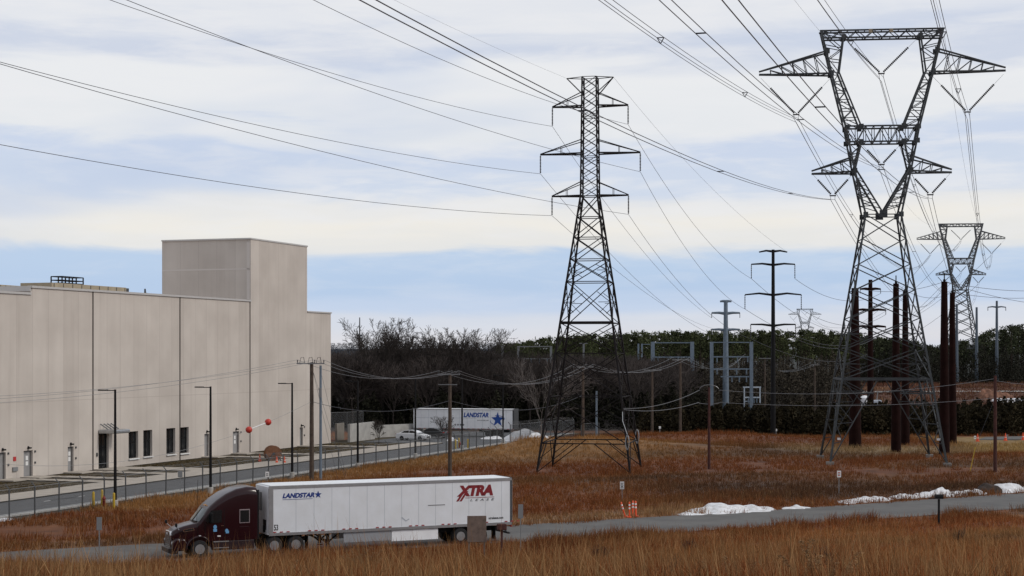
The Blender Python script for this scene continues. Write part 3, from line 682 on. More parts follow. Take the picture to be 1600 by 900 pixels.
# ------------------------------------------------------------------ snow piles, soil heap
def heap(name, pts, m, label, cat, seed, amp=.25):
    """pts: (world x, world y, radius, height) mounds merged to one surface."""
    r = np.random.default_rng(seed); x0 = min(p[0]-p[2] for p in pts); x1 = max(p[0]+p[2] for p in pts); y0 = min(p[1]-p[2] for p in pts); y1 = max(p[1]+p[2] for p in pts)
    st = max(.12, (x1-x0)/90); X, Y = np.meshgrid(np.arange(x0, x1+st, st), np.arange(y0, y1+st, st)); Z = np.zeros_like(X)-.25
    for px, py, rad, h in pts:
        d = np.hypot(X-px, Y-py)/rad; Z = np.maximum(Z, h*(1-d**1.5)-.03)
    k = [r.normal(0, 1, (7, 2)), r.uniform(0, 6.28, 7)]
    nz = sum(np.sin(k[0][i, 0]*X*1.6+k[0][i, 1]*Y*1.6+k[1][i]) for i in range(7))/2.6+.6*sum(np.sin(k[0][i, 1]*X*4.1+k[0][i, 0]*Y*4.1+k[1][i]) for i in range(7))/2.6
    Z = Z+amp*nz*np.clip(Z+.15, 0, .45)
    V = np.stack([X, Y, Z+np.vectorize(lambda a, b: 0)(X, Y)], -1).reshape(-1, 3); V[:, 2] += np.maximum(hgt(V[:, 0], V[:, 1]), 0)
    n = X.shape[1]; ii = (np.arange(X.shape[0]-1)[:, None]*n+np.arange(n-1)[None]).ravel(); F = np.stack([ii, ii+1, ii+n+1, ii+n], 1)
    zm = Z.reshape(-1)[F].max(1); F = F[zm > -.08]; o = np_mesh(name, V, F, m); o.data.polygons.foreach_set('use_smooth', [True]*len(F)); return tag(o, label, cat)
P = lambda x, y, r, h: (*gp(x, y)[:2], r, h)
heap('snow_pile', [P(1083, 803.5, 1.3, .28), P(1104, 801.5, 1.8, .42), P(1126, 799.5, 1.9, .55), P(1150, 798.5, 1.8, .44), P(1175, 797.5, 1.8, .42), P(1194, 796.5, 1.1, .34)], M['snow'], 'long clean white snow pile beside the middle of the lane', 'snow pile', 1)
def ridge(x0, x1, n, y0, y1, h, seed):
    r = np.random.default_rng(seed); return [P(x0+(x1-x0)*(k+.5)/n, y0+(y1-y0)*(k+.5)/n, r.uniform(.9, 1.5), h*r.uniform(.5, 1.25)) for k in range(n)]
heap('snow_pile', ridge(1322, 1378, 7, 786, 780, .22, 2), M['snow'], 'low broken strip of snow at the lane edge left of the mailbox', 'snow pile', 2, .4)
heap('snow_pile', ridge(1402, 1530, 14, 778.5, 770.5, .32, 3), M['snow'], 'long lumpy snow ridge at the lane edge behind the mailbox', 'snow pile', 3, .4)
heap('snow_pile', [P(1557, 768.5, 1.5, .55), P(1568, 767.5, 1.5, .6), P(1580, 767, 1.4, .5)]+ridge(1580, 1640, 6, 766.5, 762, .38, 4), M['snow'], 'snow bank on the far right beside a dark soil heap', 'snow pile', 4, .35)
heap('snow_pile', [P(1232, 795, .7, .14), P(1242, 794.5, .9, .16), P(1252, 793.6, .8, .13)], M['snow'], 'thin streak of leftover snow at the lane edge below the tower', 'snow pile', 5, .4)
heap('soil_heap', [P(1534, 769.5, 1.1, .5), P(1543, 769, 1.3, .68), P(1552, 769.2, 1.0, .5)], M['dirt'], 'dark brown soil heap beside the snow on the far right', 'soil heap', 6)
heap('snow_pile', [P(806, 689, 2.2, .7), P(820, 688, 3.4, 1.6), P(833, 688, 3.0, 1.2), P(843, 688, 2.0, .6)], M['snow'], 'tall white snow mound behind the screened fence', 'snow pile', 7)
heap('snow_pile', [P(763, 686, 1.3, .35), P(771, 685.5, 1.4, .5), P(705, 689, 1., .5)], M['snow'], 'small snow heap under the far white trailer', 'snow pile', 8)
heap('snow_pile', [P(2, 813, .5, .12), P(9, 811.8, .6, .15), P(-9, 815, .6, .14)], M['snow'], 'flat remnant of snow at the left edge of the photo', 'snow pile', 9, .3)

# ------------------------------------------------------------------ wheels
def wheel(parent, x, y, r, w, rim_m, n=20, dual=0., hub=True):
    s = -1 if y < 0 else 1
    mb = MB(); prof = [(r*.55, -w/2), (r*.93, -w/2), (r, -w/2+.05), (r, w/2-.05), (r*.93, w/2), (r*.55, w/2)]
    mb.lathe(prof, (x, y, r), n, 'y')
    if dual: mb.lathe(prof, (x, y-s*dual, r), n, 'y')
    t = mb.build('wheel', M['rubber'], parent, True)
    mb = MB(); o = s*w/2
    mb.lathe([(r*.56, o+s*.003), (r*.53, o-s*.03), (r*.48, o-s*.13), (r*.24, o-s*.14), (r*.22, o-s*.04), (r*.12, o-s*.01), (r*.10, o+s*.01)], (x, y, r), n, 'y')
    rm = mb.build('rim', rim_m, t, True)
    mb = MB()
    for k in range(8):
        a = k*math.pi/4; mb.lathe([(r*.065, o-s*.145), (r*.065, o-s*.12)], (x+r*.37*math.cos(a), y, r+r*.41*math.sin(a)), 6, 'y')
    mb.build('hand_hole', M['black'], rm)
    return t
# ------------------------------------------------------------------ big truck: maroon sleeper tractor and white trailer
TH = R(25.5)
corner = gp(420, 872); corner = Vector((-14.6, 100., 0))
Lv = Vector((math.sin(TH), -math.cos(TH), 0))
rt = corner-Lv*1.3
tk = thing('semi_truck', 'maroon sleeper truck pulling a long white box trailer along the lane', 'truck', (rt.x, rt.y, .02), math.pi+TH)
# local: +x forward, +y = the side facing the camera (driver's side)
LN = 16.15; Z0, Z1 = 1.12, 4.1
mb = MB(); mb.box((-LN/2, 0, (Z0+Z1)/2), (LN-.1, 2.56, Z1-Z0-.02)); tb = mb.build('trailer_box', M['white'], tk, bevel=.03)
mb = MB()
for s in (-1, 1): mb.box((-LN/2, s*1.29, Z0+.07), (LN, .05, .17)); 
mb.build('bottom_rail', M['alu'], tb)
mb = MB()
for s in (-1, 1): mb.box((-LN/2, s*1.292, Z1-.08), (LN, .045, .17))
mb.build('top_rail', M['alu'], tb)
mb = MB(); mb.box((-LN/2, 0, Z1+.012), (LN-.2, 2.5, .02)); mb.build('roof_sheet', mat('white roof sheet', (.78, .80, .82), .5), tb)
mb = MB()
for s_ in (-1, 1):
    mb = MB()
    for k in range(1, 14): mb.box((-.55-k*(LN-.8)/13.4, s_*1.2815, (Z0+Z1)/2), (.02, .006, Z1-Z0-.35))
    mb.build('panel_seam', M['seam'], tb)
for s in (-1, 1):
    MB().box((-.12, s*1.288, (Z0+Z1)/2), (.3, .05, Z1-Z0-.28)).build('corner_post', M['alu'], tb, bevel=.02)
mb = MB(); mb.box((.0, 0, (Z0+Z1)/2), (.12, 2.5, Z1-Z0-.1)); fr_ = mb.build('front_panel', M['whiteb'], tb)
mb = MB(); mb.box((.075, .65, 1.75), (.05, .5, .6)); mb.box((.11, .65, 1.5), (.1, .2, .4)); mb.build('hose_panel', M['black'], fr_)
mb = MB(); mb.box((.067, -.2, 3.1), (.012, .5, 1.1)); mb.build('document_panel', M['grey'], fr_)
mb = MB(); mb.box((-LN+.03, 0, (Z0+Z1)/2), (.14, 2.6, Z1-Z0+.05)); rf = mb.build('rear_frame', M['dgrey'], tk)
mb = MB(); mb.box((-LN-.06, .62, 2.6), (.05, 1.2, 2.75)); mb.box((-LN-.06, -.62, 2.6), (.05, 1.2, 2.75)); mb.build('cargo_door', M['whiteb'], rf)
mb = MB()
for x0 in np.arange(-.35, -LN+.3, -2.2):
    for k in range(3 if int(x0*10) % 2 else 2): MB().box((x0-k*.42, 1.317, Z0+.20), (.19, .01, .06)).build('reflector', M['reflred'], tb)
def xr(px): return -(px-420)/383*LN
YS = 1.288
def side_text(txt, px0, px1, z0, z1, m, shear=.2, thick=.02, spacing=1.0, name='lettering'):
    # reading direction along -x (towards the rear) seen from +y
    me = text_mesh(txt, 1., shear, thick, spacing)
    xs_ = [v.co.x for v in me.vertices]; ys_ = [v.co.y for v in me.vertices]; a, b, c, d = min(xs_), max(xs_), min(ys_), max(ys_)
    x0, x1 = xr(px0), xr(px1)
    for v in me.vertices: v.co = (x0+(v.co.x-a)/(b-a)*(x1-x0), YS+v.co.z, z0+(v.co.y-c)/(d-c)*(z1-z0))
    me.materials.clear(); me.materials.append(m); o = bpy.data.objects.new(name, me); COL.objects.link(o); o.parent = tb; return o
side_text('LANDSTAR', 440, 488, 3.34, 3.64, M['blue'], .25, .05)
mb = MB(); st = [((.24 if k % 2 == 0 else .10)*math.sin(k*math.pi/5), (.24 if k % 2 == 0 else .10)*math.cos(k*math.pi/5)) for k in range(10)]
mb.prism([(xr(493.5)-p[0], 3.49+p[1]) for p in st], YS-.003, YS+.004); mb.build('star_emblem', M['blue'], tb)
MB().box(((xr(440)+xr(485))/2, YS, 3.26), (xr(440)-xr(485), .006, .025)).build('underline', M['blue'], tb)
side_text('XTRA', 712, 772, 3.02, 3.72, M['red'], .22, .065, .92)
mb = MB()
for k in (0, 1): q = xr(711)-k*.22; mb.prism([(q, 2.72), (q-.16, 2.72), (q-.62, 3.36), (q-.46, 3.36)], YS-.002, YS+.006)
mb.build('lettering_stroke', M['red'], tb)
side_text('LEASE', 734, 774, 2.70, 2.84, M['dgrey'], .25, .01, 1.9)
MB().box(((xr(726)+xr(774))/2, YS, 2.92), (abs(xr(726)-xr(774)), .006, .03)).build('underline', M['red'], tb)
side_text('53', 427.5, 433.5, 1.42, 1.78, M['signblk'], 0, .02)
side_text('xtralease.com', 764, 789, 1.50, 1.66, M['signblk'], .25, .02)
mb = MB(); mb.box((xr(679), YS, 2.55), (1.15, .008, .055)); mb.build('side_strip', M['grey'], tb)
mb = MB(); mb.prism([(xr(622), 1.85), (xr(630), 1.6), (xr(636), 1.75), (xr(634), 1.78), (xr(630), 1.68), (xr(624), 1.9)], YS-.002, YS+.004); mb.build('placard_outline', M['seam'], tb)
# skirt, landing gear, tandem
mb = MB(); mb.box((xr(645), 1.2, .74), (xr(608)-xr(682), .04, .66)); mb.build('side_skirt', M['whiteb'], tk)
mb = MB(); mb.box((xr(570), 1.2, .78), (xr(534)-xr(608), .04, .6)); mb.build('side_skirt', mat('grey skirt', (.28, .29, .31), .5), tk)
mb = MB(); mb.box((xr(608), -1.2, .76), (xr(534)-xr(682), .04, .6)); mb.build('side_skirt', M['whiteb'], tk)
mb = MB()
for s in (-1, 1):
    mb.box((-3.9, s*.75, .75), (.16, .16, .9)); mb.box((-3.9, s*.75, .22), (.3, .3, .06)); mb.bar((-3.9, s*.75, .4), (-3.0, s*.75, 1.1), .09); mb.bar((-3.9, s*.75, .5), (-4.7, s*.75, 1.1), .09)
    mb.bar((-3.0, s*.75, .9), (-3.7, s*.75, .6), .07)
mb.bar((-3.9, -.75, .6), (-3.9, .75, .6), .09); mb.build('landing_gear', M['black'], tk)
mb = MB()
for s in (-1, 1): mb.box((-13.4, s*.5, .85), (4.4, .14, .28))
for x_ in (-12.6, -13.95): mb.bar((x_, -1.0, .52), (x_, 1.0, .52), .16)
mb.build('bogie_frame', M['black'], tk)
for x_ in (-12.6, -13.95):
    for s in (-1, 1): wheel(tk, x_, s*1.12, .51, .28, M['alu'], dual=.32)
mb = MB()
for s in (-.6, .6): mb.box((-LN+.1, s, .82), (.1, .1, .6))
mb.box((-LN+.08, 0, .55), (.1, 2.3, .12)); mb.build('rear_bumper', M['dgrey'], tk)
for s in (-1, 1): MB().box((-15.0, s*1.0, .6), (.03, .6, .8)).build('mud_flap', M['black'], tk)
for s in (-1, 1): MB().box((-LN-.02, s*1.1, 1.0), (.05, .25, .1)).build('tail_lamp', M['tail'], tk)
# tractor -----------------------------------------------------------
def ring(x, w, zb, zt, rtop, top_w, n=7):
    """closed cross-section: straight sides to zt-rtop, rounded shoulder up to a narrower roof."""
    pts = [(x, -w, zb), (x, -w, (zb+zt-rtop)/2), (x, -w, zt-rtop)]
    for k in range(1, n+1):
        t = k/n*math.pi/2; pts.append((x, -(top_w+(w-top_w)*math.cos(t)), zt-rtop+rtop*math.sin(t)))
    pts += [(p[0], -p[1], p[2]) for p in pts[::-1]]
    return pts
mb = MB(); cabx = [(.78, 1.20, 4.02), (.95, 1.22, 4.08), (1.5, 1.23, 4.10), (2.2, 1.23, 3.98), (2.9, 1.23, 3.72), (3.5, 1.22, 3.38), (3.95, 1.20, 3.05), (4.15, 1.18, 2.86)]
rings = [ring(x, w, .95, zt, min(.48, .30+.05*(4.2-x)), w*.70) for x, w, zt in cabx]
rings += [ring(4.35, 1.15, .95, 2.62, .28, .80), ring(4.62, 1.12, .95, 2.26, .24, .84), ring(4.82, 1.08, .95, 2.08, .22, .84)]
cabo = mb.loft(rings).build('cab', M['maroon'], tk, True, auto=40)
mb = MB(); hd = [(4.78, 1.04, 2.06), (5.2, .98, 1.99), (5.7, .90, 1.88), (6.15, .82, 1.74), (6.42, .76, 1.60), (6.50, .72, 1.50)]
mb.loft([ring(x, w, .72, zt, .24, w*.72) for x, w, zt in hd]); hood = mb.build('hood', M['maroon'], tk, True, auto=40)
# fenders
for s in (-1, 1):
    mb = MB(); po = []
    for t in np.linspace(math.pi*1.02, -.18, 13): po.append((4.75+.80*math.cos(t), .55+.80*math.sin(t)))
    pi_ = [(4.75+.66*math.cos(t), .52+.66*math.sin(t)) for t in np.linspace(-.1, math.pi*1.0, 11)]
    for i in range(12):
        pass
    R_ = []
    for y_, sc_ in ((.72, 1.0), (1.10, 1.0), (1.20, .97), (1.24, .90)):
        R_.append([(4.75+.84*sc_*math.cos(t)+.12*max(0, math.cos(t)), s*y_, .55+.78*sc_*math.sin(t)) for t in np.linspace(math.pi, 0, 15)])
    mb.loft(R_, closed=False, caps=False); o = mb.build('fender', M['maroon'], tk, True, auto=50)
    mb = MB(); mb.prism([(5.55, .45), (6.55, .45), (6.55, 1.0), (6.35, 1.18), (5.75, 1.15), (5.55, .9)], s*.62, s*1.18); mb.build('fender_front', M['maroon'], o, bevel=.08)
    mb = MB(); mb.loft([[(6.12, s*1.185, 1.18), (6.52, s*1.05, 1.02), (6.58, s*.80, 1.0), (6.58, s*.80, .85), (6.53, s*1.05, .86), (6.1, s*1.185, 1.0)], [(6.10, s*1.15, 1.17), (6.48, s*1.02, 1.01), (6.5, s*.8, 1.), (6.5, s*.8, .86), (6.48, s*1.02, .87), (6.08, s*1.15, 1.01)]]); mb.build('headlight', M['lamp'], tk)
    mb = MB(); mb.prism([(5.05, 1.62), (5.75, 1.55), (5.85, 1.66), (5.70, 1.73), (5.1, 1.78)], s*.90, s*1.005); v_ = mb.build('hood_vent', M['chrome'], hood)
    mb = MB(); mb.prism([(5.12, 1.65), (5.72, 1.585), (5.75, 1.65), (5.68, 1.69), (5.15, 1.74)], s*.99, s*1.012); mb.build('vent_mesh', M['black'], v_)
    MB().box((4.75, s*1.215, 1.32), (.14, .05, .06)).build('marker_lamp', M['lamp'], tk)
mb = MB(); mb.prism([(-.55, .62), (.55, .62), (.62, 1.35), (.5, 1.58), (-.5, 1.58), (-.62, 1.35)], 6.42, 6.60, 'x'); gr = mb.build('grille', M['chrome'], tk, bevel=.03)
mb = MB(); mb.prism([(-.48, .70), (.48, .70), (.54, 1.33), (.44, 1.5), (-.44, 1.5), (-.54, 1.33)], 6.598, 6.612, 'x'); mb.build('grille_mesh', mat('grille mesh', (.16, .16, .165), .4, .6), gr)
mb = MB()
for k in range(7): mb.box((6.615, 0, .78+k*.105), (.02, .96, .025))
mb.build('grille_bar', M['chrome'], gr)
MB().box((6.625, 0, 1.42), (.02, .2, .1)).build('grille_badge', M['sign'], gr)
mb = MB(); mb.loft([[(6.2, y_, z_) for y_, z_ in ((-1.2, .3), (1.2, .3), (1.2, .66), (-1.2, .66))], [(6.62, y_, z_) for y_, z_ in ((-1.12, .3), (1.12, .3), (1.12, .64), (-1.12, .64))], [(6.76, y_, z_) for y_, z_ in ((-.8, .34), (.8, .34), (.8, .62), (-.8, .62))]]); mb.build('front_bumper', mat('bumper black maroon', (.015, .008, .010), .35), tk, bevel=.04)
# glass
mb = MB(); ws = []
for t in np.linspace(-1, 1, 9):
    y_ = t
    ws.append([(4.22-.10*t*t, y_*.95, 2.82-.05*t*t), (4.86-.16*t*t, y_*1.0, 2.11)])
mb.loft([[Vector(p)+Vector((.035, 0, .035)) for p in r_] for r_ in ws], closed=False, caps=False); wsn = mb.build('windscreen', M['wsglass'], cabo, True)
MB().bar((4.24, 0, 2.86), (4.90, 0, 2.14), .05).build('windscreen_divider', M['black'], wsn)
for s in (-1, 1):
    mb = MB(); mb.prism([(3.25, 2.05), (4.28, 2.05), (4.36, 2.2), (3.98, 2.78), (3.25, 2.78)], s*1.16, s*1.252); mb.build('side_window', M['glass'], cabo)
    mb = MB(); mb.prism([(1.32, 1.95), (2.05, 1.95), (2.05, 2.78), (1.32, 2.78)], s*1.2, s*1.246); sw = mb.build('sleeper_window', mat('window frame silver', (.25, .20, .21), .4, .3), cabo, bevel=.015)
    mb = MB(); mb.prism([(1.38, 2.01), (1.99, 2.01), (1.99, 2.72), (1.38, 2.72)], s*1.22, s*1.253); mb.build('sleeper_glass', M['glass'], sw)
    mb = MB(); mb.prism([(1.38, 1.15), (2.05, 1.15), (2.05, 1.75), (1.38, 1.75)], s*1.2, s*1.240); mb.build('locker_hatch', M['maroon'], cabo, bevel=.015)
    mb = MB(); mb.prism([(3.05, 1.0), (3.08, 2.9), (3.11, 2.9), (3.08, 1.0)], s*1.2, s*1.238); mb.prism([(4.34, 1.0), (4.37, 2.1), (4.40, 2.1), (4.37, 1.0)], s*1.1, s*1.16); mb.build('door_seam', M['black'], cabo)
    MB().box((3.22, s*1.245, 1.85), (.2, .03, .05)).build('door_handle', M['chrome'], cabo)
    mb = MB(); mb.box((2.45, s*1.06, .68), (2.9, .32, .55)); fa = mb.build('side_fairing', mat('fairing dark', (.020, .008, .010), .4), tk, bevel=.05)
    mb = MB(); mb.box((3.3, s*1.235, .92), (1.05, .04, .06)); mb.box((3.3, s*1.235, .55), (1.05, .06, .04)); mb.build('step', M['alu'], fa)
    mb = MB(); mb.box((4.0, s*1.42, 2.35), (.16, .22, .62)); m_ = mb.build('mirror', M['black'], tk, bevel=.04); mb = MB(); mb.bar((4.1, s*1.15, 2.55), (4.0, s*1.42, 2.5), .05); mb.build('mirror_bracket', M['black'], m_)
    mb = MB(); mb.box((6.35, s*1.22, 2.0), (.14, .2, .22)); m_ = mb.build('hood_mirror', M['black'], tk, bevel=.05); mb = MB(); mb.bar((5.95, s*.85, 1.55), (6.35, s*1.2, 1.92), .035); mb.build('mirror_bracket', M['chrome'], m_)
    mb = MB(); mb.bar((.74, s*1.17, 1.0), (.74, s*1.17, 3.9), .05, .16); mb.build('side_extender', M['black'], tk)
# decals on the camera side door
mb = MB(); mb.lathe([(.12, 1.236), (.12, 1.246)], (3.72, 0, 1.80), 14, 'y'); mb.box((3.72, 1.242, 1.60), (.25, .012, .17)); mb.build('door_decal', M['sticker'], cabo)
mb = MB(); mb.lathe([(.11, 1.236), (.11, 1.246)], (2.92, 0, 1.55), 14, 'y'); mb.box((2.88, 1.242, 1.46), (.22, .012, .14)); mb.build('door_decal', M['sticker'], cabo)
MB().box((3.45, 1.243, 1.25), (.22, .01, .07)).build('door_number', M['sign'], cabo)
for k in (-.75, -.35, 0, .35, .75): MB().box((4.02-.1*abs(k), k, 3.02-.06*abs(k)), (.12, .1, .06)).build('roof_marker_lamp', mat('amber lamp', (.6, .3, .1), .3), cabo)
mb = MB()
for s in (-.42, .42): mb.box((1.6, s, .78), (8.4, .12, .25))
mb.box((-.9, 0, 1.02), (1.3, 1.1, .1)); mb.box((5.3, 0, .75), (1.6, .8, .7)); mb.build('chassis', M['black'], tk)
TRL = {tb, rf}
for o in list(COL.objects):
    q = o
    while q.parent and q.parent != tk: q = q.parent
    if q.parent == tk and o.type == 'MESH' and q not in TRL and max(v.co.x for v in o.data.vertices) > .3:
        for v in o.data.vertices:
            if v.co.x > 0: v.co.x *= .885
for s in (-1, 1): wheel(tk, 4.75*.885, s*1.08, .52, .30, M['alu'])
for x_ in (-.35, -1.70):
    for s in (-1, 1): wheel(tk, x_, s*1.12, .52, .27, M['alu'], dual=.32)
for s in (-1, 1): MB().box((-2.45, s*1.0, .62), (.03, .6, .8)).build('mud_flap', M['black'], tk)
mb = MB(); mb.tube([(4.35, 1.05, 2.1), (4.3, 1.12, 4.6)], .012, 4); mb.build('antenna', M['black'], tk)

# ------------------------------------------------------------------ far parked trailer
pA, pB = gp(646, 681.5), gp(803, 683.5); d_ = (pB-pA).normalized(); LT = min((pB-pA).length, 16.2); ang = math.atan2(d_.y, d_.x)
ft = thing('box_trailer', 'parked white box trailer with a big blue star, seen broadside before the trees', 'trailer', (pA.x, pA.y, .02), ang)
# local +x to the right in the photo, camera side is -y
mb = MB(); mb.box((LT/2, 1.28, 2.62), (LT, 2.56, 2.92)); fb = mb.build('trailer_box', M['whiteb'], ft, bevel=.03)
mb = MB(); mb.box((LT/2, -.03, 1.17), (LT, .06, .14)); mb.box((LT/2, -.03, 4.02), (LT, .05, .1)); mb.build('side_rail', M['alu'], fb)
mb = MB()
for k in range(1, 13): mb.box((k*LT/13, -.004, 2.6), (.03, .008, 2.6))
mb.box((LT*.32, -.006, 2.75), (LT*.62, .01, .035)); mb.build('panel_seam', M['seam'], fb)
mb = MB(); mb.box((LT-.08, 1.28, 2.62), (.24, 2.66, 2.98)); mb.build('rear_frame', M['dgrey'], ft)
mb = MB(); mb.box((LT-.33, -.012, 2.62), (.3, .02, 2.8)); mb.build('corner_post', M['whiteb'], fb)
def ftext(txt, px0, px1, y0, y1, m, shear=.2, thick=.03):
    k = LT/157.; me = text_mesh(txt, 1., shear, thick); xs_ = [v.co.x for v in me.vertices]; ys_ = [v.co.y for v in me.vertices]; a, b, c, d = min(xs_), max(xs_), min(ys_), max(ys_)
    x0, x1, z0, z1 = (px0-652)*k, (px1-652)*k, 1.1+(669.5-y1)*.1066, 1.1+(669.5-y0)*.1066
    for v in me.vertices: v.co = (x0+(v.co.x-a)/(b-a)*(x1-x0), -.012-v.co.z, z0+(v.co.y-c)/(d-c)*(z1-z0))
    me.materials.clear(); me.materials.append(m); o = bpy.data.objects.new('lettering', me); COL.objects.link(o); o.parent = fb
M['blue2'] = mat('emblem blue', (.012, .065, .30), .5)
ftext('LANDSTAR', 731, 770, 646.5, 653, M['blue2'], .22, .045)
ftext('www.landstar.com', 752, 770, 656, 657.6, M['grey'], .1, .02)
k = LT/157.; cx, cz = (784-652)*k, 1.1+(669.5-656)*.1066
mb = MB(); st = [((1.12 if q % 2 == 0 else .46)*math.sin(q*math.pi/5), (1.12 if q % 2 == 0 else .46)*math.cos(q*math.pi/5)) for q in range(10)]
mb.prism([(cx+p[0]*.9, cz+p[1]) for p in st], -.03, -.008); se = mb.build('star_emblem', M['blue2'], fb)
mb = MB(); arc = [(cx+1.05*math.cos(t)*1.0-.05, -.025, cz+.15+.45*math.sin(t)) for t in np.linspace(-.6, 1.9, 12)]; mb.tube(arc, .05, 4); arc = [(cx+1.1*math.cos(t), -.025, cz-.25+.5*math.sin(t)) for t in np.linspace(2.9, 4.3, 8)]; mb.tube(arc, .04, 4); mb.build('orbit_swoosh', M['blue2'], se)
for q in range(4): MB().prism([((718+q*4.2-652)*k+.17*u_, 1.75+.17*v_) for u_, v_ in ((0, 1), (1, 0), (0, -1), (-1, 0))], -.02, -.006).build('placard', M['grey'], fb)
mb = MB()
for q in range(20): MB().box((1+q*.75, -.064, 1.17), (.35, .012, .07)).build('reflector', M['reflred'], fb)
for x_ in (LT-3.9, LT-2.6):
    for y_ in (.18, 2.38): wheel(ft, x_, y_ if y_ > 1 else y_, .5, .28, M['alu'], 16)
mb = MB(); mb.box((LT-3.2, 1.28, .85), (4.5, 1.3, .4)); mb.build('bogie_frame', M['black'], ft)
mb = MB()
for y_ in (.5, 2.): mb.box((3.2, y_, .65), (.18, .18, 1.1)); mb.bar((3.2, y_, .4), (4.4, y_, 1.1), .1)
mb.build('landing_gear', M['black'], ft)

# ------------------------------------------------------------------ cars
def car(p, heading, paint, label, rear=False):
    t = thing('parked_car', label, 'car', p, heading)
    # local +x = nose, +-y sides
    prof = [(-2.35, .42), (-2.38, .75), (-2.25, .98), (-1.5, 1.04), (-.4, 1.0), (.9, .95), (1.6, .86), (2.15, .72), (2.32, .55), (2.3, .30), (-2.3, .28)]
    mb = MB(); rings = []
    for y_, k in ((-.90, .94), (-.86, 1.0), (0, 1.02), (.86, 1.0), (.90, .94)): rings.append([(x_*(.985 if abs(y_) > .87 else 1), y_, .28+(z_-.28)*k) for x_, z_ in prof])
    mb.loft(rings); bd = mb.build('body', paint, t, True, bevel=.03, auto=30)
    rp = [(-1.95, 1.0), (-1.25, 1.34), (-.6, 1.45), (.1, 1.45), (.7, 1.28), (1.25, .95)]
    mb = MB(); mb.loft([[(x_, s*(.82-.16*max(0, (z_-1.0)/.45)), z_) for x_, z_ in rp] for s in (-1, 1)]); rf = mb.build('roof', paint, t, True, auto=30)
    for s in (-1, 1):
        mb = MB(); yy = lambda z_: s*(.832-.16*max(0, (z_-1.0)/.45))
        for w in ([(-1.55, 1.05), (-1.15, 1.31), (-.6, 1.39), (-.35, 1.39), (-.35, 1.05)], [(-.28, 1.05), (-.28, 1.39), (.1, 1.38), (.6, 1.25), (.98, 1.03)]):
            mb.add([(x_, yy(z_), z_) for x_, z_ in w], [tuple(range(5))])
        mb.build('side_window', M['glass'], rf)
    mb = MB(); mb.add([(.16, -.6, 1.462), (.16, .6, 1.462), (1.27, .76, .985), (1.27, -.76, .985)], [(0, 1, 2, 3)]); mb.build('windscreen', M['glass'], rf)
    mb = MB(); mb.add([(-1.2, -.64, 1.372), (-1.2, .64, 1.372), (-1.97, .74, 1.02), (-1.97, -.74, 1.02)], [(0, 1, 2, 3)]); mb.build('rear_window', M['glass'], rf)
    for s in (-1, 1):
        MB().box((2.2, s*.62, .68), (.2, .36, .13)).build('headlight', M['lamp'], t); MB().box((-2.33, s*.62, .86), (.12, .42, .14)).build('tail_lamp', M['tail'], t)
        MB().box((.85, s*.95, 1.03), (.12, .16, .12)).build('mirror', paint, t)
        for x_ in (-1.42, 1.40): wheel(t, x_, s*.80, .335, .22, M['dgrey'], 16)
    mb = MB(); mb.box((2.3, 0, .48), (.06, 1.2, .2)); mb.build('grille', M['black'], t)
p = gp(646, 688); car((p.x, p.y, .02), R(-22), M['carwhite'], 'white sedan parked by the yard road, nose to the right')
p = gp(676, 684.5); car((p.x, p.y, .02), R(180-32), M['cargrey'], 'dark grey sedan parked behind the white car, tail to the right')

# ------------------------------------------------------------------ lattice towers
def lattice_face(mb, c0, c1, d0, d1, w, horiz=True, sub=False):
    """X bracing between edge c (bottom c0, top c1) and edge d."""
    mb.bar(c0, d1, w); mb.bar(d0, c1, w)
    if horiz: mb.bar(c1, d1, w)
    if sub:
        m = (c0+d0+c1+d1)/4
        for a, b in ((c0, c1), (d0, d1)): mb.bar((a+b)/2, (m+(a+b)/2)/2, w*.7); mb.bar((a+b)/2, (a*.5+m*.5) if True else a, w*.7); mb.bar((a+b)/2, (b*.5+m*.5), w*.7)
def insulator(mb, a, b, r, n=None):
    a = Vector(a); b = Vector(b); L = (b-a).length; n = n or max(6, int(L/.2)); pts = []; rs = []
    for k in range(n):
        for f_, q in ((0, .35), (.25, 1.), (.6, 1.), (.85, .35)): pts.append(a+(b-a)*((k+f_)/n)); rs.append(r*q)
    return mb.tube(pts, rs, 6)
LC = gp(922, 735); LRZ = -R(11)
lt = thing('lattice_tower', 'dark lattice pylon with three pairs of crossarms on the grassy knoll', 'pylon', (LC.x, LC.y, 0), LRZ)
LS = 15.0
def lz(y): return HC+(HY-y)/LS
def lhw(z):
    zs = [-.5, lz(441), lz(307), lz(121)]; return float(np.interp(z, zs, [4.85, 2.14, .88, .74]))
def lcorner(i, z): h = lhw(z); return Vector(((-h, h, h, -h)[i], (-h, -h, h, h)[i], z))
lgz = [hz((Matrix.Rotation(LRZ, 4, 'Z')@lcorner(i, 0)+Vector((LC.x, LC.y, 0)))[:2]) for i in range(4)]
kinks = [lz(441), lz(307), lz(121)]
for i in range(4):
    mb = MB(); zs = [lgz[i]-.3]+kinks
    for a, b, w in zip(zs, zs[1:], (.20, .17, .14)): mb.bar(lcorner(i, a), lcorner(i, b), w)
    mb.build('leg', M['dsteel'], lt)
mb = MB(); lev = [lz(y) for y in (690, 619, 552, 505, 441, 406, 372, 340, 307)]
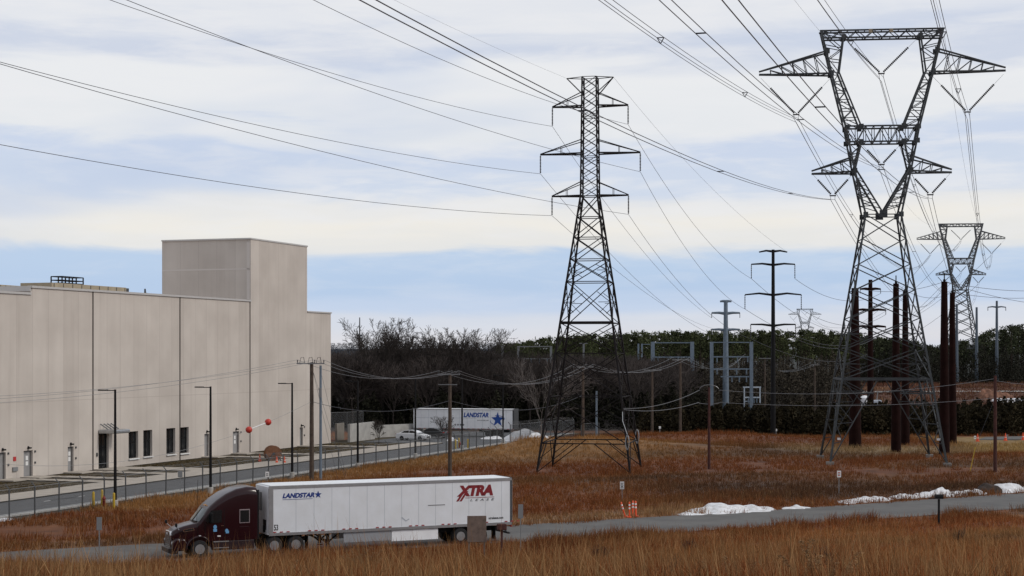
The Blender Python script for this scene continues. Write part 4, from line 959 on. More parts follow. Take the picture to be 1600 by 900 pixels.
for i in range(4):
    j = (i+1) % 4
    for k in range(len(lev)-1):
        a, b = lev[k], lev[k+1]; lattice_face(mb, lcorner(i, a), lcorner(i, b), lcorner(j, a), lcorner(j, b), .085, True, k < 5)
    # foot panel: inverted V from the middle of the lowest horizontal
    a = lev[0]; mb.bar(lcorner(i, a), lcorner(j, a), .11); m_ = (lcorner(i, a)+lcorner(j, a))/2
    for e, q in ((i, lgz[i]), (j, lgz[j])):
        mb.bar(m_ if False else lcorner(j if e == i else i, a).lerp(lcorner(e, a), .62), lcorner(e, q+.2), .09)
        mb.bar(lcorner(e, (a+q)/2), lcorner(j if e == i else i, a).lerp(lcorner(e, a), .8), .07)
mb.bar((lcorner(0, lev[3])+Vector((0, -.02, 0))), lcorner(1, lev[3])+Vector((0, -.02, 0)), .3)
mb.build('lower_bracing', M['dsteel'], lt)
mb = MB(); lev2 = list(np.linspace(lz(307), lz(121), 13))
for i in range(4):
    j = (i+1) % 4
    for k in range(12): lattice_face(mb, lcorner(i, lev2[k]), lcorner(i, lev2[k+1]), lcorner(j, lev2[k]), lcorner(j, lev2[k+1]), .062, k in (3, 7, 11))
mb.build('upper_bracing', M['dsteel'], lt)
LATT = {}
for nm, y, half in (('top', 166, 3.98), ('mid', 240, 5.25), ('low', 306, 4.02)):
    z = lz(y); zt = lz(y-21); h = lhw(z)
    for s in (-1, 1):
        mb = MB(); tip = Vector((s*half, 0, z))
        for q in (-1, 1):
            mb.bar((s*h, q*h, z), tip+Vector((0, q*.05, 0)), .14); mb.bar((s*h, q*lhw(zt), zt), tip+Vector((0, q*.05, .05)), .085)
            mb.bar((s*(h+(half-h)*.5), q*h*.5, z), (s*(h+(half-h)*.5), q*h*.5, z+(zt-z)*.5), .05)
        for f_ in (.33, .66): mb.bar((s*(h+(half-h)*f_), -h*(1-f_), z), (s*(h+(half-h)*f_), h*(1-f_), z), .06)
        mb.bar((s*h, -h, z), (s*(h+(half-h)*.33), h*.67, z), .06); mb.bar((s*(h+(half-h)*.33), h*.67, z), (s*(h+(half-h)*.66), -h*.34, z), .06)
        ca = mb.build('crossarm', M['dsteel'], lt)
        mb = MB(); insulator(mb, tip-Vector((0, 0, .1)), tip-Vector((0, 0, 1.95)), .085, 12); mb.build('insulator_string', M['insul'], ca); LATT[nm, s] = tip-Vector((0, 0, 2.0))
for s in (-1, 1):
    mb = MB(); z = lz(121.5); tip = Vector((s*2.45, 0, z))
    for q in (-1, 1): mb.bar((s*lhw(z), q*lhw(z), z), tip, .07); mb.bar((s*.78, q*.78, lz(147)), tip, .09)
    mb.build('earth_wire_arm', M['dsteel'], lt); LATT['peak', s] = tip
for i, off in ((1, 0), (2, 1)):
    mb = MB(); z = lz(690)+off*.2; c_ = lcorner(i, z)+Vector((.1, -.35, 0))
    for r_ in (.5, .42): mb.tube([c_+Vector((r_*.4*math.cos(t), 0, r_*1.5*math.sin(t)+.2)) for t in np.linspace(0, 6.28, 16)], .032, 5, False)
    if i == 1: mb.tube([c_+Vector((0, 0, 1)), lcorner(i, lz(655))+Vector((-.1, -.3, 0)), lcorner(i, lz(636))], .035, 5)
    mb.build('cable_coil', M['alu'], lt)

# --- big waist type pylons ------------------------------------------
BS = 13.94; BU = 13.5
def bz(y): return HC+(HY-y)/BS
def big_tower(loc, rz, label, mt, simple=False, footz=None, sc_=1., name='waist_tower'):
    t = thing(name, label, 'pylon', loc, rz, 'waist type pylons of the bundled line'); t.scale = (sc_*.958, sc_, sc_)
    zt = [bz(y) for y in (47, 59.5, 80, 114, 197.5, 224, 247, 268, 337)]
    def vd(z): return float(np.interp(z, [0, bz(337), bz(267), bz(200), bz(114), bz(47)], [6.5, 2.02, 1.5, 1.2, .95, .7]))
    # body legs
    w1, w2 = (.24, .088) if not simple else (.34, .17)
    def bc(i, z): h = float(np.interp(z, [-1, bz(337)], [6.68, 2.02])); return Vector(((-h, h, h, -h)[i], (-h, -h, h, h)[i], z))
    for i in range(4):
        fz = footz[i] if footz else 0.
        mb = MB(); mb.bar(bc(i, fz), bc(i, bz(337)), w1, None, w1*.8); lg = mb.build('leg', mt, t)
        if not simple:
            mb = MB(); c_ = bc(i, fz); mb.box((c_.x, c_.y, fz-.2), (.85, .85, 1.1)); mb.build('footing', mat('stained footing', (.20, .19, .175), .9, 0, .3, 2), lg)
    mb = MB(); L = [bz(y) for y in (592, 545, 498, 455, 415, 375, 337)]
    for i in range(4):
        j = (i+1) % 4
        for k in range(6): lattice_face(mb, bc(i, L[k]), bc(i, L[k+1]), bc(j, L[k]), bc(j, L[k+1]), w2*1.25, k in (5,), k < 2 and not simple)
        mb.bar(bc(i, L[0]), bc(j, L[0]), w2*2.4)
        z1 = bz(613); mb.bar(bc(i, z1), bc(i, z1).lerp(bc(j, z1), .36), w2*1.6); mb.bar(bc(j, z1), bc(j, z1).lerp(bc(i, z1), .36), w2*1.6)
        m_ = (bc(i, L[0])+bc(j, L[0]))/2
        for e, o_ in ((i, j), (j, i)):
            fz = footz[e] if footz else 0.
            # leg panel: diagonal from foot up to the belt, with rungs
            q = bc(e, L[0]).lerp(bc(o_, L[0]), .40); f_ = bc(e, fz+.3); mb.bar(q, f_, w2*1.25); mb.bar(q, bc(o_, L[0]).lerp(bc(e, L[0]), .40), w2)
            for u_ in (.25, .48, .70): mb.bar(bc(e, fz+(L[0]-fz)*u_), f_.lerp(q, u_), w2)
            mb.bar(bc(e, fz+(L[0]-fz)*.48), f_.lerp(q, .25), w2*.9); mb.bar(bc(e, fz+(L[0]-fz)*.70), f_.lerp(q, .48), w2*.9); mb.bar(bc(e, L[0]), f_.lerp(q, .70), w2*.9); mb.bar(bc(e, L[0]-.0), m_.lerp(bc(e, L[0]), .4)-Vector((0, 0, 1.5)), w2*.9)
    mb.build('body_bracing', mt, t)
    # waist: V of two columns from the body top to the belt beam
    def fr(u, z, q): return Vector((u, q*vd(z), z))
    wo = (.20 if not simple else .3); wi = (.085 if not simple else .15)
    for s in (-1, 1):
        mb = MB(); O = [(2.02, bz(337)), (3.2, bz(268)), (3.86, bz(224)), (4.22, bz(198))]
        I = [(0., bz(336)), (3.05, bz(266)), (2.44, bz(224)), (2.44, bz(198))]
        for q in (-1, 1):
            for a, b in zip(O, O[1:]): mb.bar(fr(s*a[0], a[1], q), fr(s*b[0], b[1], q), wo)
            mb.bar(fr(s*0., bz(336), q), fr(s*3.0, bz(268), q), wo); mb.bar(fr(s*3.2, bz(268), q), fr(s*2.44, bz(224), q), wo)
            for f0, f1 in ((.25, .12), (.45, .3), (.65, .5), (.82, .7)):
                a = fr(s*(2.02+1.18*f0), bz(337-69*f0), q); b = fr(s*3.0*f0, bz(336-68*f0), q); mb.bar(a, b, wi)
                b = fr(s*3.0*f1, bz(336-68*f1), q); mb.bar(a, b, wi)
            for f0 in (.3, .6): a = fr(s*(3.2+.66*f0), bz(268-44*f0), q); mb.bar(a, fr(s*(3.2-.76*f0), bz(268-44*f0), q), wi); mb.bar(a, fr(s*(3.2-.76*(f0+.3)), bz(268-44*(f0+.3)), q), wi)
        for u_, z_ in O+[(2.44, bz(224)), (1.5, bz(302)), (2.6, bz(302))]: mb.bar(fr(s*u_, z_, -1), fr(s*u_, z_, 1), wi)
        for a, b in zip(O, O[1:]): mb.bar(fr(s*a[0], a[1], -1), fr(s*b[0], b[1], 1), wi); mb.bar(fr(s*a[0], a[1], 1), fr(s*b[0], b[1], -1), wi)
        mb.build('lower_column', mt, t)
        # upper column
        mb = MB(); O = [(4.22, bz(200)), (5.83, bz(114)), (7.0, bz(48))]; I = [(2.44, bz(199)), (4.96, bz(114)), (4.4, bz(57))]
        for q in (-1, 1):
            for a, b in zip(O, O[1:]): mb.bar(fr(s*a[0], a[1], q), fr(s*b[0], b[1], q), wo)
            for a, b in zip(I, I[1:]): mb.bar(fr(s*a[0], a[1], q), fr(s*b[0], b[1], q), wo*.9)
            for k in range(6):
                f0 = k/6; f1 = (k+1)/6; oi = lambda f_: fr(s*(4.22+1.61*f_), bz(200-86*f_), q); ii_ = lambda f_: fr(s*(2.44+2.52*f_), bz(199-85*f_), q)
                mb.bar(oi(f1), ii_(f1), wi); mb.bar(oi(f0), ii_(f1), wi) if k % 2 else mb.bar(ii_(f0), oi(f1), wi)
            for k in range(3):
                f0 = k/3; f1 = (k+1)/3; oi = lambda f_: fr(s*(5.83+1.17*f_), bz(114-66*f_), q); ii_ = lambda f_: fr(s*(4.96-.56*f_), bz(114-57*f_), q)
                mb.bar(oi(f1), ii_(f1), wi); mb.bar(oi(f0), ii_(f1), wi) if k % 2 else mb.bar(ii_(f0), oi(f1), wi)
        for a, b in zip(O, O[1:]):
            for k in range(3):
                p0 = (a[0]+(b[0]-a[0])*k/3, a[1]+(b[1]-a[1])*k/3); p1 = (a[0]+(b[0]-a[0])*(k+1)/3, a[1]+(b[1]-a[1])*(k+1)/3); mb.bar(fr(s*p0[0], p0[1], -1), fr(s*p1[0], p1[1], 1), wi); mb.bar(fr(s*p1[0], p1[1], -1), fr(s*p1[0], p1[1], 1), wi)
        mb.build('upper_column', mt, t)
        # arms
        for nm, tip, (ub, zb), (uc, zc), n_ in (('upper', (14.17, bz(112.5)), (5.83, bz(115)), (6.45, bz(80)), 6), ('lower', (8.04, bz(269.5)), (3.2, bz(269)), (3.5, bz(247)), 4)):
            mb = MB(); T = Vector((s*tip[0], 0, tip[1]))
            for q in (-1, 1):
                B = fr(s*ub, zb, q); C_ = fr(s*uc, zc, q); mb.bar(B, T-Vector((0, 0, .1)), wo*.85); mb.bar(C_, T+Vector((0, 0, .25)), wo*.85)
                for k in range(n_):
                    b0 = B.lerp(T, k/n_); c1 = C_.lerp(T, (k+.5)/n_); b1 = B.lerp(T, (k+1)/n_); c0_ = C_.lerp(T, k/n_)
                    mb.bar(b0, c0_, wi); mb.bar(b0, C_.lerp(T, (k+1)/n_), wi) if k < n_-1 else None
            for k in range(n_): mb.bar(fr(s*ub, zb, -1).lerp(T, k/n_), fr(s*ub, zb, 1).lerp(T, k/n_), wi); mb.bar(fr(s*ub, zb, -1).lerp(T, k/n_), fr(s*ub, zb, 1).lerp(T, (k+1)/n_), wi)
            mb.build(nm+'_crossarm', mt, t)
    for nm, z0, z1, U0, U1, n_ in (('top_beam', bz(59.5), bz(48), 6.8, 7.15, 14), ('waist_beam', bz(223), bz(198.5), 3.86, 4.22, 8)):
        mb = MB()
        for q in (-1, 1):
            mb.bar(fr(-U0, z0, q), fr(U0, z0, q), wo*.85); mb.bar(fr(-U1, z1, q), fr(U1, z1, q), wo*.85)
            for k in range(n_):
                a = -U0+2*U0*k/n_; b = -U0+2*U0*(k+1)/n_; m_ = (a+b)/2
                if k % 2: mb.bar(fr(a, z0, q), fr(b, z1, q), wi)
                else: mb.bar(fr(a, z1, q), fr(b, z0, q), wi)
                if nm == 'waist_beam': mb.bar(fr(a, z0, q), fr(a, z1, q), wi)
        for k in range(n_+1): a = -U0+2*U0*k/n_; mb.bar(fr(a, z0, -1), fr(a, z0, 1), wi); mb.bar(fr(a, z1, -1), fr(a, z1, 1), wi)
        mb.build(nm, mt, t)
    if not simple:
        mb = MB()
        for u_, z_ in ((5.83, bz(114.5)), (3.2, bz(268)), (2.44, bz(199)), (2.44, bz(223)), (4.1, bz(200)), (3.95, bz(222)), (6.3, bz(80)), (4.4, bz(58)), (2.02, bz(337))):
            for s in (-1, 1):
                for q in (-1, 1): MB().box(fr(s*u_, z_, q*1.02), (.56, .05, .56)).build('gusset_plate', mt, t)
        for q in (-1, 1): MB().box(fr(0, bz(336), q*1.02), (.9, .06, .75)).build('gusset_plate', mt, t)
        for px in (1365, 1397): MB().box(((px-1383)/BU, -.8, bz(50)), (.42, .1, .4)).build('number_plate', M['tan'], t)
        for px, q in ((1300, -1), (1455, -1)): MB().box(((px-1376)/14., -5.9, bz(682)), (.4, .05, .25)).build('warning_plate', M['sign'], t)
    # V strings
    att = {}
    for nm, u_, y_, hu, ytop in (('upper', 9.85, 177, 4.1, 119), ('centre', 0, 115, 4.2, 60), ('middle', 0, 257, 2.2, 226), ('lower', 5.6, 305, 2.35, 271)):
        for s in ((-1, 1) if u_ else (1,)):
            c_ = Vector((s*u_, 0, bz(y_)))
            mb = MB()
            for k in (-1, 1):
                tp = Vector((s*u_+k*hu, 0, bz(ytop))); lo = c_+Vector((k*.2, 0, .15)); mb.tube([tp, tp.lerp(lo, .32)], .02, 4); insulator(mb, tp.lerp(lo, .28), lo, .135 if not simple else .14, None if not simple else 8)
            mb.box(c_, (.75, .12, .14)); 
            for k in (-.25, .25): mb.tube([c_+Vector((k, 0, 0)), c_+Vector((k, 0, -.5))], .03, 4)
            mb.build('insulator_string', M['insul'] if not simple else mt, t); att[nm, s] = c_-Vector((0, 0, .45))
    for s in (-1, 1): att['earth', s] = Vector((s*7.1, 0, bz(47)))
    return t, att
BC = Vector((41.4, 186.5, 0)); BRZ = -R(6)
fzs = []
for i in range(4):
    p = Matrix.Rotation(BRZ, 4, 'Z')@Vector(((-6.5, 6.5, 6.5, -6.5)[i], (-6.5, -6.5, 6.5, 6.5)[i], 0))+BC; fzs.append(hz(p))
bt, BATT = big_tower(BC, BRZ, 'tallest grey steel pylon with a wide flat top, nearest on the right', M['gsteel'], footz=fzs)
B2 = Vector((140.8, 522., 4.8))
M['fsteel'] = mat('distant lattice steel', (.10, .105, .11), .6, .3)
bt2, BATT2 = big_tower(B2, BRZ, 'smaller pylon of the same flat topped shape farther back on the right', M['fsteel'], True)
B3 = Vector((176., 1000., 5.)); bt3, BATT3 = big_tower(B3, BRZ, 'tiny flat topped pylon peeping over the pine ridge', M['fsteel'], True, None, .72)
def wpt(C_, rz, p, k=1., sx=1.): return Matrix.Rotation(rz, 4, 'Z')@(Vector((p[0]*sx, p[1], p[2]))*k)+C_
def span(a, b, sag, r, n=26, m=None, name='power_line', label='', group=None, bundle=(), sp=0, ext=True, root=None, cat='power line'):
    a = Vector(a); b = Vector(b); side = (b-a).cross(Vector((0, 0, 1))).normalized(); mb = MB(); bundle = bundle or ((0, 0),)
    f_ = lambda t: a+(b-a)*t-Vector((0, 0, 4*sag*t*(1-t)))
    for u_, w_ in bundle:
        mb.tube([f_(k/n)+side*u_+Vector((0, 0, w_)) for k in range(n+1)], r, 5)
    o = mb.build(name, m or M['wire'], None); tag(o, label, cat, group)
    if sp:
        mb = MB()
        for k in range(1, int(1/sp)):
            c_ = f_(k*sp)
            for (u0, w0_), (u1, w1_) in zip(bundle, bundle[1:]+bundle[:1]): mb.bar(c_+side*u0+Vector((0, 0, w0_)), c_+side*u1+Vector((0, 0, w1_)), .06)
        mb.build('spacer', M['wire'], o)
    return o
PREV = BC-(B2-BC)*1.0; PREV.z = 3.
TRI = ((-.24, 0), (.24, 0), (0, -.42)); TWO = ((-.24, 0), (.24, 0))
NM = {('upper', -1): 'left upper', ('upper', 1): 'right upper', ('centre', 1): 'top centre', ('middle', 1): 'inner middle', ('lower', -1): 'left lower', ('lower', 1): 'right lower'}
for k, w_ in NM.items():
    up = k[0] in ('upper', 'centre'); bd = TRI if up else TWO
    a = wpt(BC, BRZ, BATT[k], 1., .958); span(a, wpt(PREV, BRZ, BATT[k], 1., .958), 8.2, .022, 40, None, 'power_line', f'bundled conductor rising overhead from the {w_} insulators of the big pylon', 'overhead bundles near the camera', bd, .11)
    span(a, wpt(B2, BRZ, BATT2[k], 1., .958), 9.5, .03, 30, None, 'power_line', f'bundled conductor running back from the {w_} insulators to the smaller pylon', 'bundles between the two flat topped pylons', bd, .2)
    span(wpt(B2, BRZ, BATT2[k], 1., .958), wpt(B3, BRZ, BATT3[k], .72, .958), 16, .05, 30, None, 'power_line', f'thin distant conductor from the {w_} arm of the smaller pylon', 'conductors beyond the smaller pylon', ())
for s, w_ in ((-1, 'left'), (1, 'right')):
    a = wpt(BC, BRZ, BATT['earth', s], 1., .958); span(a, wpt(PREV, BRZ, BATT['earth', s], 1., .958), 6, .012, 40, None, 'earth_wire', f'thin earth wire overhead from the {w_} corner of the big pylon top', None, (), 0)
    span(a, wpt(B2, BRZ, BATT2['earth', s], 1., .958), 7, .015, 30, None, 'earth_wire', f'thin earth wire from the {w_} top corner of the big pylon to the smaller one')

# ------------------------------------------------------------------ monopoles
def monopole(x, yb, ytop, wpx, arms, m, label, Y=None, zb=None, name='steel_monopole', group=None, ins=True, rz=0.):
    if Y is None: p = gp(x, yb); p.z = hz(p)
    else: p = at(x, yb, Y); p.z = zb if zb is not None else p.z
    s = FP/p.y; top = HC-(ytop-HY)/s; h = top-p.z; r = wpx/2/s
    t = thing(name, label, 'pole', p, rz, group); MB().tube([(0, 0, -.5), (0, 0, h)], [r, r*.55], 12).build('pole', m, t, True)
    att = []
    for (y, hx, dip, il) in arms:
        z = HC-(y-HY)/s-p.z
        for sd_ in (-1, 1):
            L = hx/s; mb = MB(); mb.tube([(0, 0, z), (sd_*L*.5, 0, z+L*.06), (sd_*L, 0, z+L*dip)], [r*.45, r*.35, r*.25], 6); a_ = mb.build('crossarm', m, t)
            e = Vector((sd_*L, 0, z+L*dip))
            if il: mb = MB(); insulator(mb, e, e-Vector((0, 0, il)), max(.08, .7/s), 8); mb.build('insulator_string', M['insul'], a_); e = e-Vector((0, 0, il))
            att.append(p+e)
    return t, att, p
bm, BM, bmp = monopole(1208, 683, 390, 8.5, [(393, 22, -.04, 0), (414, 34, .03, 2.1), (461, 44, .01, 2.1), (509, 35, .06, 2.1)], M['black'], 'slim black pole with four rows of drooping arms left of the big pylon')
gm, GM, gmp = monopole(1134, 605, 470, 11, [(471, 9, 0, 0), (490, 22, .05, .9), (516, 22, .05, .9)], M['zinc'], 'tall pale grey tubular pole rising behind the substation frames', Y=298, zb=.5)
# six rust coloured poles
CP = [(1336, 702, 450, 20, 'thick rust brown pole with its foot farthest left inside the big pylon'), (1400, 706, 443, 16, 'rust brown pole nearest the middle of the big pylon'), (1414.5, 698, 455, 14, 'slimmer rust pole right behind the middle one'),
      (1475.5, 711, 440, 17, 'rust brown pole beside the right leg of the big pylon'), (1488, 696, 457, 14, 'rust pole right of the big pylon, one behind its taller neighbour')]
CPT = []
for x, yb, yt, w, l in CP:
    t, _, p = monopole(x, yb, yt, w, [], M['corten'], l, group='rust brown steel poles'); s = FP/p.y; CPT.append(Vector((p.x, p.y, HC-(yt-HY)/s)))
    mb = MB(); zt_ = HC-(yt-HY)/s-p.z; mb.lathe([(.16, zt_), (.16, zt_+.25), (.07, zt_+.3), (.07, zt_+1.0)], n=10); mb.build('pole_cap', M['black'], t)
t, CA, p = monopole(1360, 650, 437, 11, [(452, 16, .02, .8), (485, 24, .02, .8), (511, 24, .02, .8)], M['corten'], 'rust brown pole with short arms farthest back inside the big pylon', Y=300, zb=.5, group='rust brown steel poles')
for x, yt, arms, l in ((1495, 475, [], 'thin blue grey pole just right of the rust poles'), (1526, 480, [], 'thin blue grey pole between the rust poles and the wooden pole'), (1557.5, 470, [(480, 14, .0, 1.)], 'blue grey pole with one short arm behind the wooden pole')):
    monopole(x, 602, yt, 6, arms, mat('blue grey steel', (.10, .125, .155), .5, .2), l, Y=470, zb=4.2, group='blue grey poles before the right wood')
# ------------------------------------------------------------------ left line conductors
def lw(k): return wpt(Vector((LC.x, LC.y, 0)), LRZ, LATT[k])
TGT = {('top', -1): (172, 0, 102), ('mid', -1): (0, 97, 98), ('low', -1): (0, 226, 98), ('top', 1): (490, 0, 108), ('mid', 1): (198, 0, 94), ('low', 1): (0, 100, 90)}
LN_ = {('top', -1): 'upper left', ('mid', -1): 'middle left', ('low', -1): 'lower left', ('top', 1): 'upper right', ('mid', 1): 'middle right', ('low', 1): 'lower right'}
for k, (x, y, Y) in TGT.items():
    a = lw(k); b = at(x, y, Y); d = b-a; E = a+d*2.6; S = 5.5; t = 1/2.6
    E.z = a.z+(d.z+4*S*t*(1-t))/t
    span(a, E, S, .021, 40, None, 'power_line', f'single conductor sweeping left from the {LN_[k]} arm of the dark pylon', 'conductors left of the dark pylon')
FT = {('top', -1): GM[2], ('mid', -1): GM[4], ('low', -1): at(1125, 516, 400), ('top', 1): BM[2], ('mid', 1): BM[4], ('low', 1): BM[6]}
for k, b in FT.items(): span(lw(k), b, 2.2, .022, 24, None, 'power_line', f'single conductor dropping right from the {LN_[k]} arm of the dark pylon', 'conductors right of the dark pylon')
span(lw(('peak', -1)), lw(('peak', -1))+Vector((-70, -150, 14)), 3, .009, 30, None, 'earth_wire', 'faint earth wire rising left from the dark pylon peak')
span(lw(('peak', 1)), BM[1], 1.5, .012, 24, None, 'earth_wire', 'faint earth wire dropping right from the dark pylon peak')
for i, (nm) in ((3, 'upper'), (5, 'middle'), (7, 'lower')): span(BM[i], CA[1 if i == 3 else (3 if i == 5 else 5)], 2.2, .03, 20, None, 'power_line', f'conductor from the {nm} right arm of the black pole towards the rust poles')
for i, nm in ((2, 'upper'), (4, 'middle'), (6, 'lower')): span(BM[i], at(1330+i*6, 500+i*8, 420), 3, .03, 20, None, 'power_line', f'conductor from the {nm} left arm of the black pole to the woods behind')
for i, (j, dy) in enumerate(((3, 2), (4, 10), (3, 24))): span(CPT[j], at(1640, 452+dy*.6+i*5, 240+i*10), .5, .03, 16, None, 'power_line', ['topmost wire leaving the rust poles to the right edge', 'middle wire leaving the rust poles to the right edge', 'lowest wire leaving the rust poles to the right edge'][i])
span(CPT[0], CPT[3], .8, .025, 16, None, 'power_line', 'wire strung between the outer rust poles'); span(CPT[1], CPT[4], 1.2, .025, 16, None, 'power_line', 'sagging wire strung between the middle and right rust poles')

# ------------------------------------------------------------------ wooden and steel distribution poles
def dist_pole(x, yb, ytop, wpx, m, label, armpx=0, rz=0., Y=None, zb=0., ins=True, arm2=False, low=False, group='utility poles'):
    if Y is None: p = gp(x, yb); p.z = hz(p)
    else: p = Vector(((x-800)*Y/FP, Y, zb))
    s = FP/p.y; h = HC-(ytop-HY)/s-p.z; r = wpx/2/s
    t = thing('utility_pole', label, 'utility pole', p, rz, group); MB().tube([(0, 0, -.5), (0, 0, h)], [r, r*.75], 8).build('pole', m, t, True)
    at_ = [p+Vector((0, 0, h-.1))]
    if armpx:
        L = armpx/2/s; z = h-(0 if low else .12); a = MB().bar((-L, -r-.05, z), (L, -r-.05, z), .11).build('crossarm', M['grey'], t)
        at_ = []
        for k, u in enumerate((-.95, .28, .95)):
            e = Vector((u*L, -r-.05, z)); mb = MB(); insulator(mb, e, e+Vector((0, 0, .34)), .07, 3); mb.build('insulator', M['dgrey'], a)
            at_.append(p+Matrix.Rotation(rz, 3, 'Z')@(e+Vector((0, 0, .36))))
        mb = MB()
        for k in (-.6, 0., .6): mb.tube([(k*L-.25, -r-.1, z+.05), (k*L-.1, -r-.15, z+.55), (k*L+.15, -r-.1, z+.6), (k*L+.25, -r-.1, z+.1)], .03, 4)
        mb.build('cutout', M['black'], a)
        if arm2: MB().bar((-L, -r-.05, z-1.0), (L*.75, -r-.05, z-1.0), .08).build('lower_arm', M['grey'], t)
    return t, at_, p, h
pa, PA, ppa, ha = dist_pole(487, 752, 566, 7.5, M['wood'], 'dark wooden pole with a crossarm standing before the warehouse right end', 46, -.25)
ps, PS, pps, hs_ = dist_pole(501, 752, 571, 5, M['zinc'], 'pale grey steel pole right beside the dark wooden pole', 0)
MB().box((0, -.25, hs_-2.6), (.25, .3, .9)).build('transformer_box', M['grey'], ps)
pb, PB, ppb, hb = dist_pole(703, 746, 583, 6.5, M['wood'], 'brown wooden pole rising behind the truck trailer', 36, -.35, arm2=True)
pc, PC, ppc, hc = dist_pole(911, 701, 572, 5, M['wood'], 'wooden pole seen through the right side of the dark pylon', 32, .1)
pd, PD, ppd, hd_ = dist_pole(1063, 684, 561, 4.5, M['wood'], 'wooden pole with a crossarm in front of the grey frames', 30, .3)
pe, PE, ppe, he = dist_pole(1019, 682, 577, 4.5, M['wood'], 'wooden pole with a crossarm just right of the dark pylon foot', 28, .2)
pf, PF, ppf, hf = dist_pole(1195, 0, 559, 3.2, M['wood'], 'thin wooden pole with a crossarm right of the grey frames', 20, 0, Y=300, zb=.6)
pg, PG, ppg, hg = dist_pole(1273, 0, 569, 3.2, M['wood'], 'thin wooden pole before the pines, left of the big pylon', 14, 0, Y=300, zb=.6)
ph, PH_, pph, hh = dist_pole(1108, 734, 605, 5, M['redwood'], 'red brown wooden pole alone in the grass with wire loops at its top')
pi2, PI_, ppi, hi = dist_pole(1555, 737, 587, 6, M['redwood'], 'red brown wooden pole in the grass near the right edge with a yellow guard')
pj, PJ, ppj, hj = dist_pole(932, 690, 611, 4, M['zinc'], 'short pale grey pole just left of the dark pylon right legs')
MB().bar((-2.6, 0, 0), (-2.05, 0, 2.6), .07).build('guy_guard', M['yellow'], pi2); MB().tube([(-2.05, 0, 2.6), (-.1, 0, hi-2.5)], .012, 4).build('guy_wire', M['wire'], pi2)
for t_, h_, dx in ((pa, ha, 3.0), (pa, ha, 2.2), (ps, hs_, 2.4)): MB().tube([(.05, .2, h_-.8), (dx, 1.2, .05)], .014, 4).build('guy_wire', M['wire'], t_)
mb = MB(); mb.tube([(1.0*math.cos(a_), 0, hh-.25+.5*math.sin(a_)) for a_ in np.linspace(.15, 2.99, 10)], .03, 5); mb.build('jumper_loop', M['wirepale'], ph)
mb = MB(); mb.tube([(1.2*math.cos(a_), 0, hh-1.55-.22*math.sin(a_)) for a_ in np.linspace(.15, 2.99, 8)], .025, 5); mb.build('jumper_loop', M['wirepale'], ph)
# distribution wires
POS = ('left', 'middle', 'right')
leftfar = [at(-230, 632, 126), at(-230, 625, 127), at(-230, 640, 125)]
for k in range(3):
    span(PA[k], leftfar[k], .9, .016, 24, M['wirepale'], 'power_line', f'bright line running left across the warehouse wall from the {POS[k]} pin of the dark pole', 'three phase line')
    span(PA[k], PB[k], 1.25, .018, 24, M['wirepale'], 'power_line', f'bright sagging line from the dark pole to the pole behind the trailer, {POS[k]} pin', 'three phase line')
    span(PB[k], PC[k], 1.9, .018, 24, M['wirepale'], 'power_line', f'bright sagging line from the trailer pole into the dark pylon, {POS[k]} pin', 'three phase line')
    span(PC[k], PD[k], 1.6, .020, 24, M['wirepale'], 'power_line', f'bright sagging line from the pylon leg to the frames, {POS[k]} pin', 'three phase line')
    span(PD[k], at(1165-3*k, 553+2*k, 400), 2.5, .022, 20, M['wirepale'], 'power_line', f'bright line climbing from the pole before the grey frames to the tubular pole, {POS[k]} pin', 'three phase line')
    span(PG[k], at(1215+4*k, 579+k, 330), .5, .022, 14, M['wirepale'], 'power_line', f'short bright line left of the thin pole before the pines, {POS[k]} pin', 'three phase line')
lo = lambda p, h, f_: p+Vector((0, -.1, h*f_))
cA = lo(ppa, ha, .67); cL = at(-300, 660, 126)
cw = span(cA, cL, 4.6, .014, 30, M['wirepale'], 'communication_cable', 'thin cable with two red balls running left along the warehouse')
span(cA, lo(ppb, hb, .74), 1.0, .022, 24, M['wire'], 'communication_cable', 'dark sagging cable from the dark pole to the trailer pole')
span(lo(ppb, hb, .74), lo(ppc, hc, .62), 1.4, .02, 24, M['wire'], 'communication_cable', 'dark sagging cable from the trailer pole past the far white trailer')
def on_span(a, b, sag, t): return a+(b-a)*t-Vector((0, 0, 4*sag*t*(1-t)))
def t_at(a, b, sag, px):
    for k in range(2001):
        p = on_span(a, b, sag, k/2000)
        if 800+FP*p.x/p.y <= px: return k/2000
    return .5
ts = [t_at(cA, cL, 4.6, 419), t_at(cA, cL, 4.6, 389)]
bp0 = [on_span(cA, cL, 4.6, t_) for t_ in ts]
for p, l in zip(bp0, ('red marker ball nearer the dark wooden pole on the cable', 'red marker ball lower down the cable, above the rusty spool')):
    o = MB().lathe([(.31*math.sin(a_)+.002, -.31*math.cos(a_)) for a_ in np.linspace(0, math.pi, 13)], n=18).build('marker_ball', M['ball'], None, True); o.location = p; tag(o, l, 'marker ball', 'red marker balls on the cable')
d_ = (bp0[1]-bp0[0]).normalized(); o = MB().tube([bp0[0]+d_*.28, bp0[1]-d_*.28], .055, 8).build('cable_sleeve', M['sign']); tag(o, 'white sleeve on the cable between the two red balls', 'cable sleeve')
a = PH_[0]
fo = wpt(Vector((LC.x, LC.y, 0)), LRZ, lcorner(1, lz(636)))
span(fo, a-Vector((1.0, 0, .2)), .55, .026, 20, M['wirepale'], 'power_line', 'upper bright wire from the dark pylon leg to the lone red brown pole')
span(fo-Vector((0, 0, .1)), a-Vector((1.1, 0, 1.5)), .45, .026, 20, M['wirepale'], 'power_line', 'lower bright wire from the dark pylon leg to the lone red brown pole')
span(a+Vector((1.0, 0, -.2)), PI_[0]-Vector((0, 0, .2)), .9, .020, 26, M['wirepale'], 'power_line', 'upper bright wire crossing the big pylon between the two red brown poles')
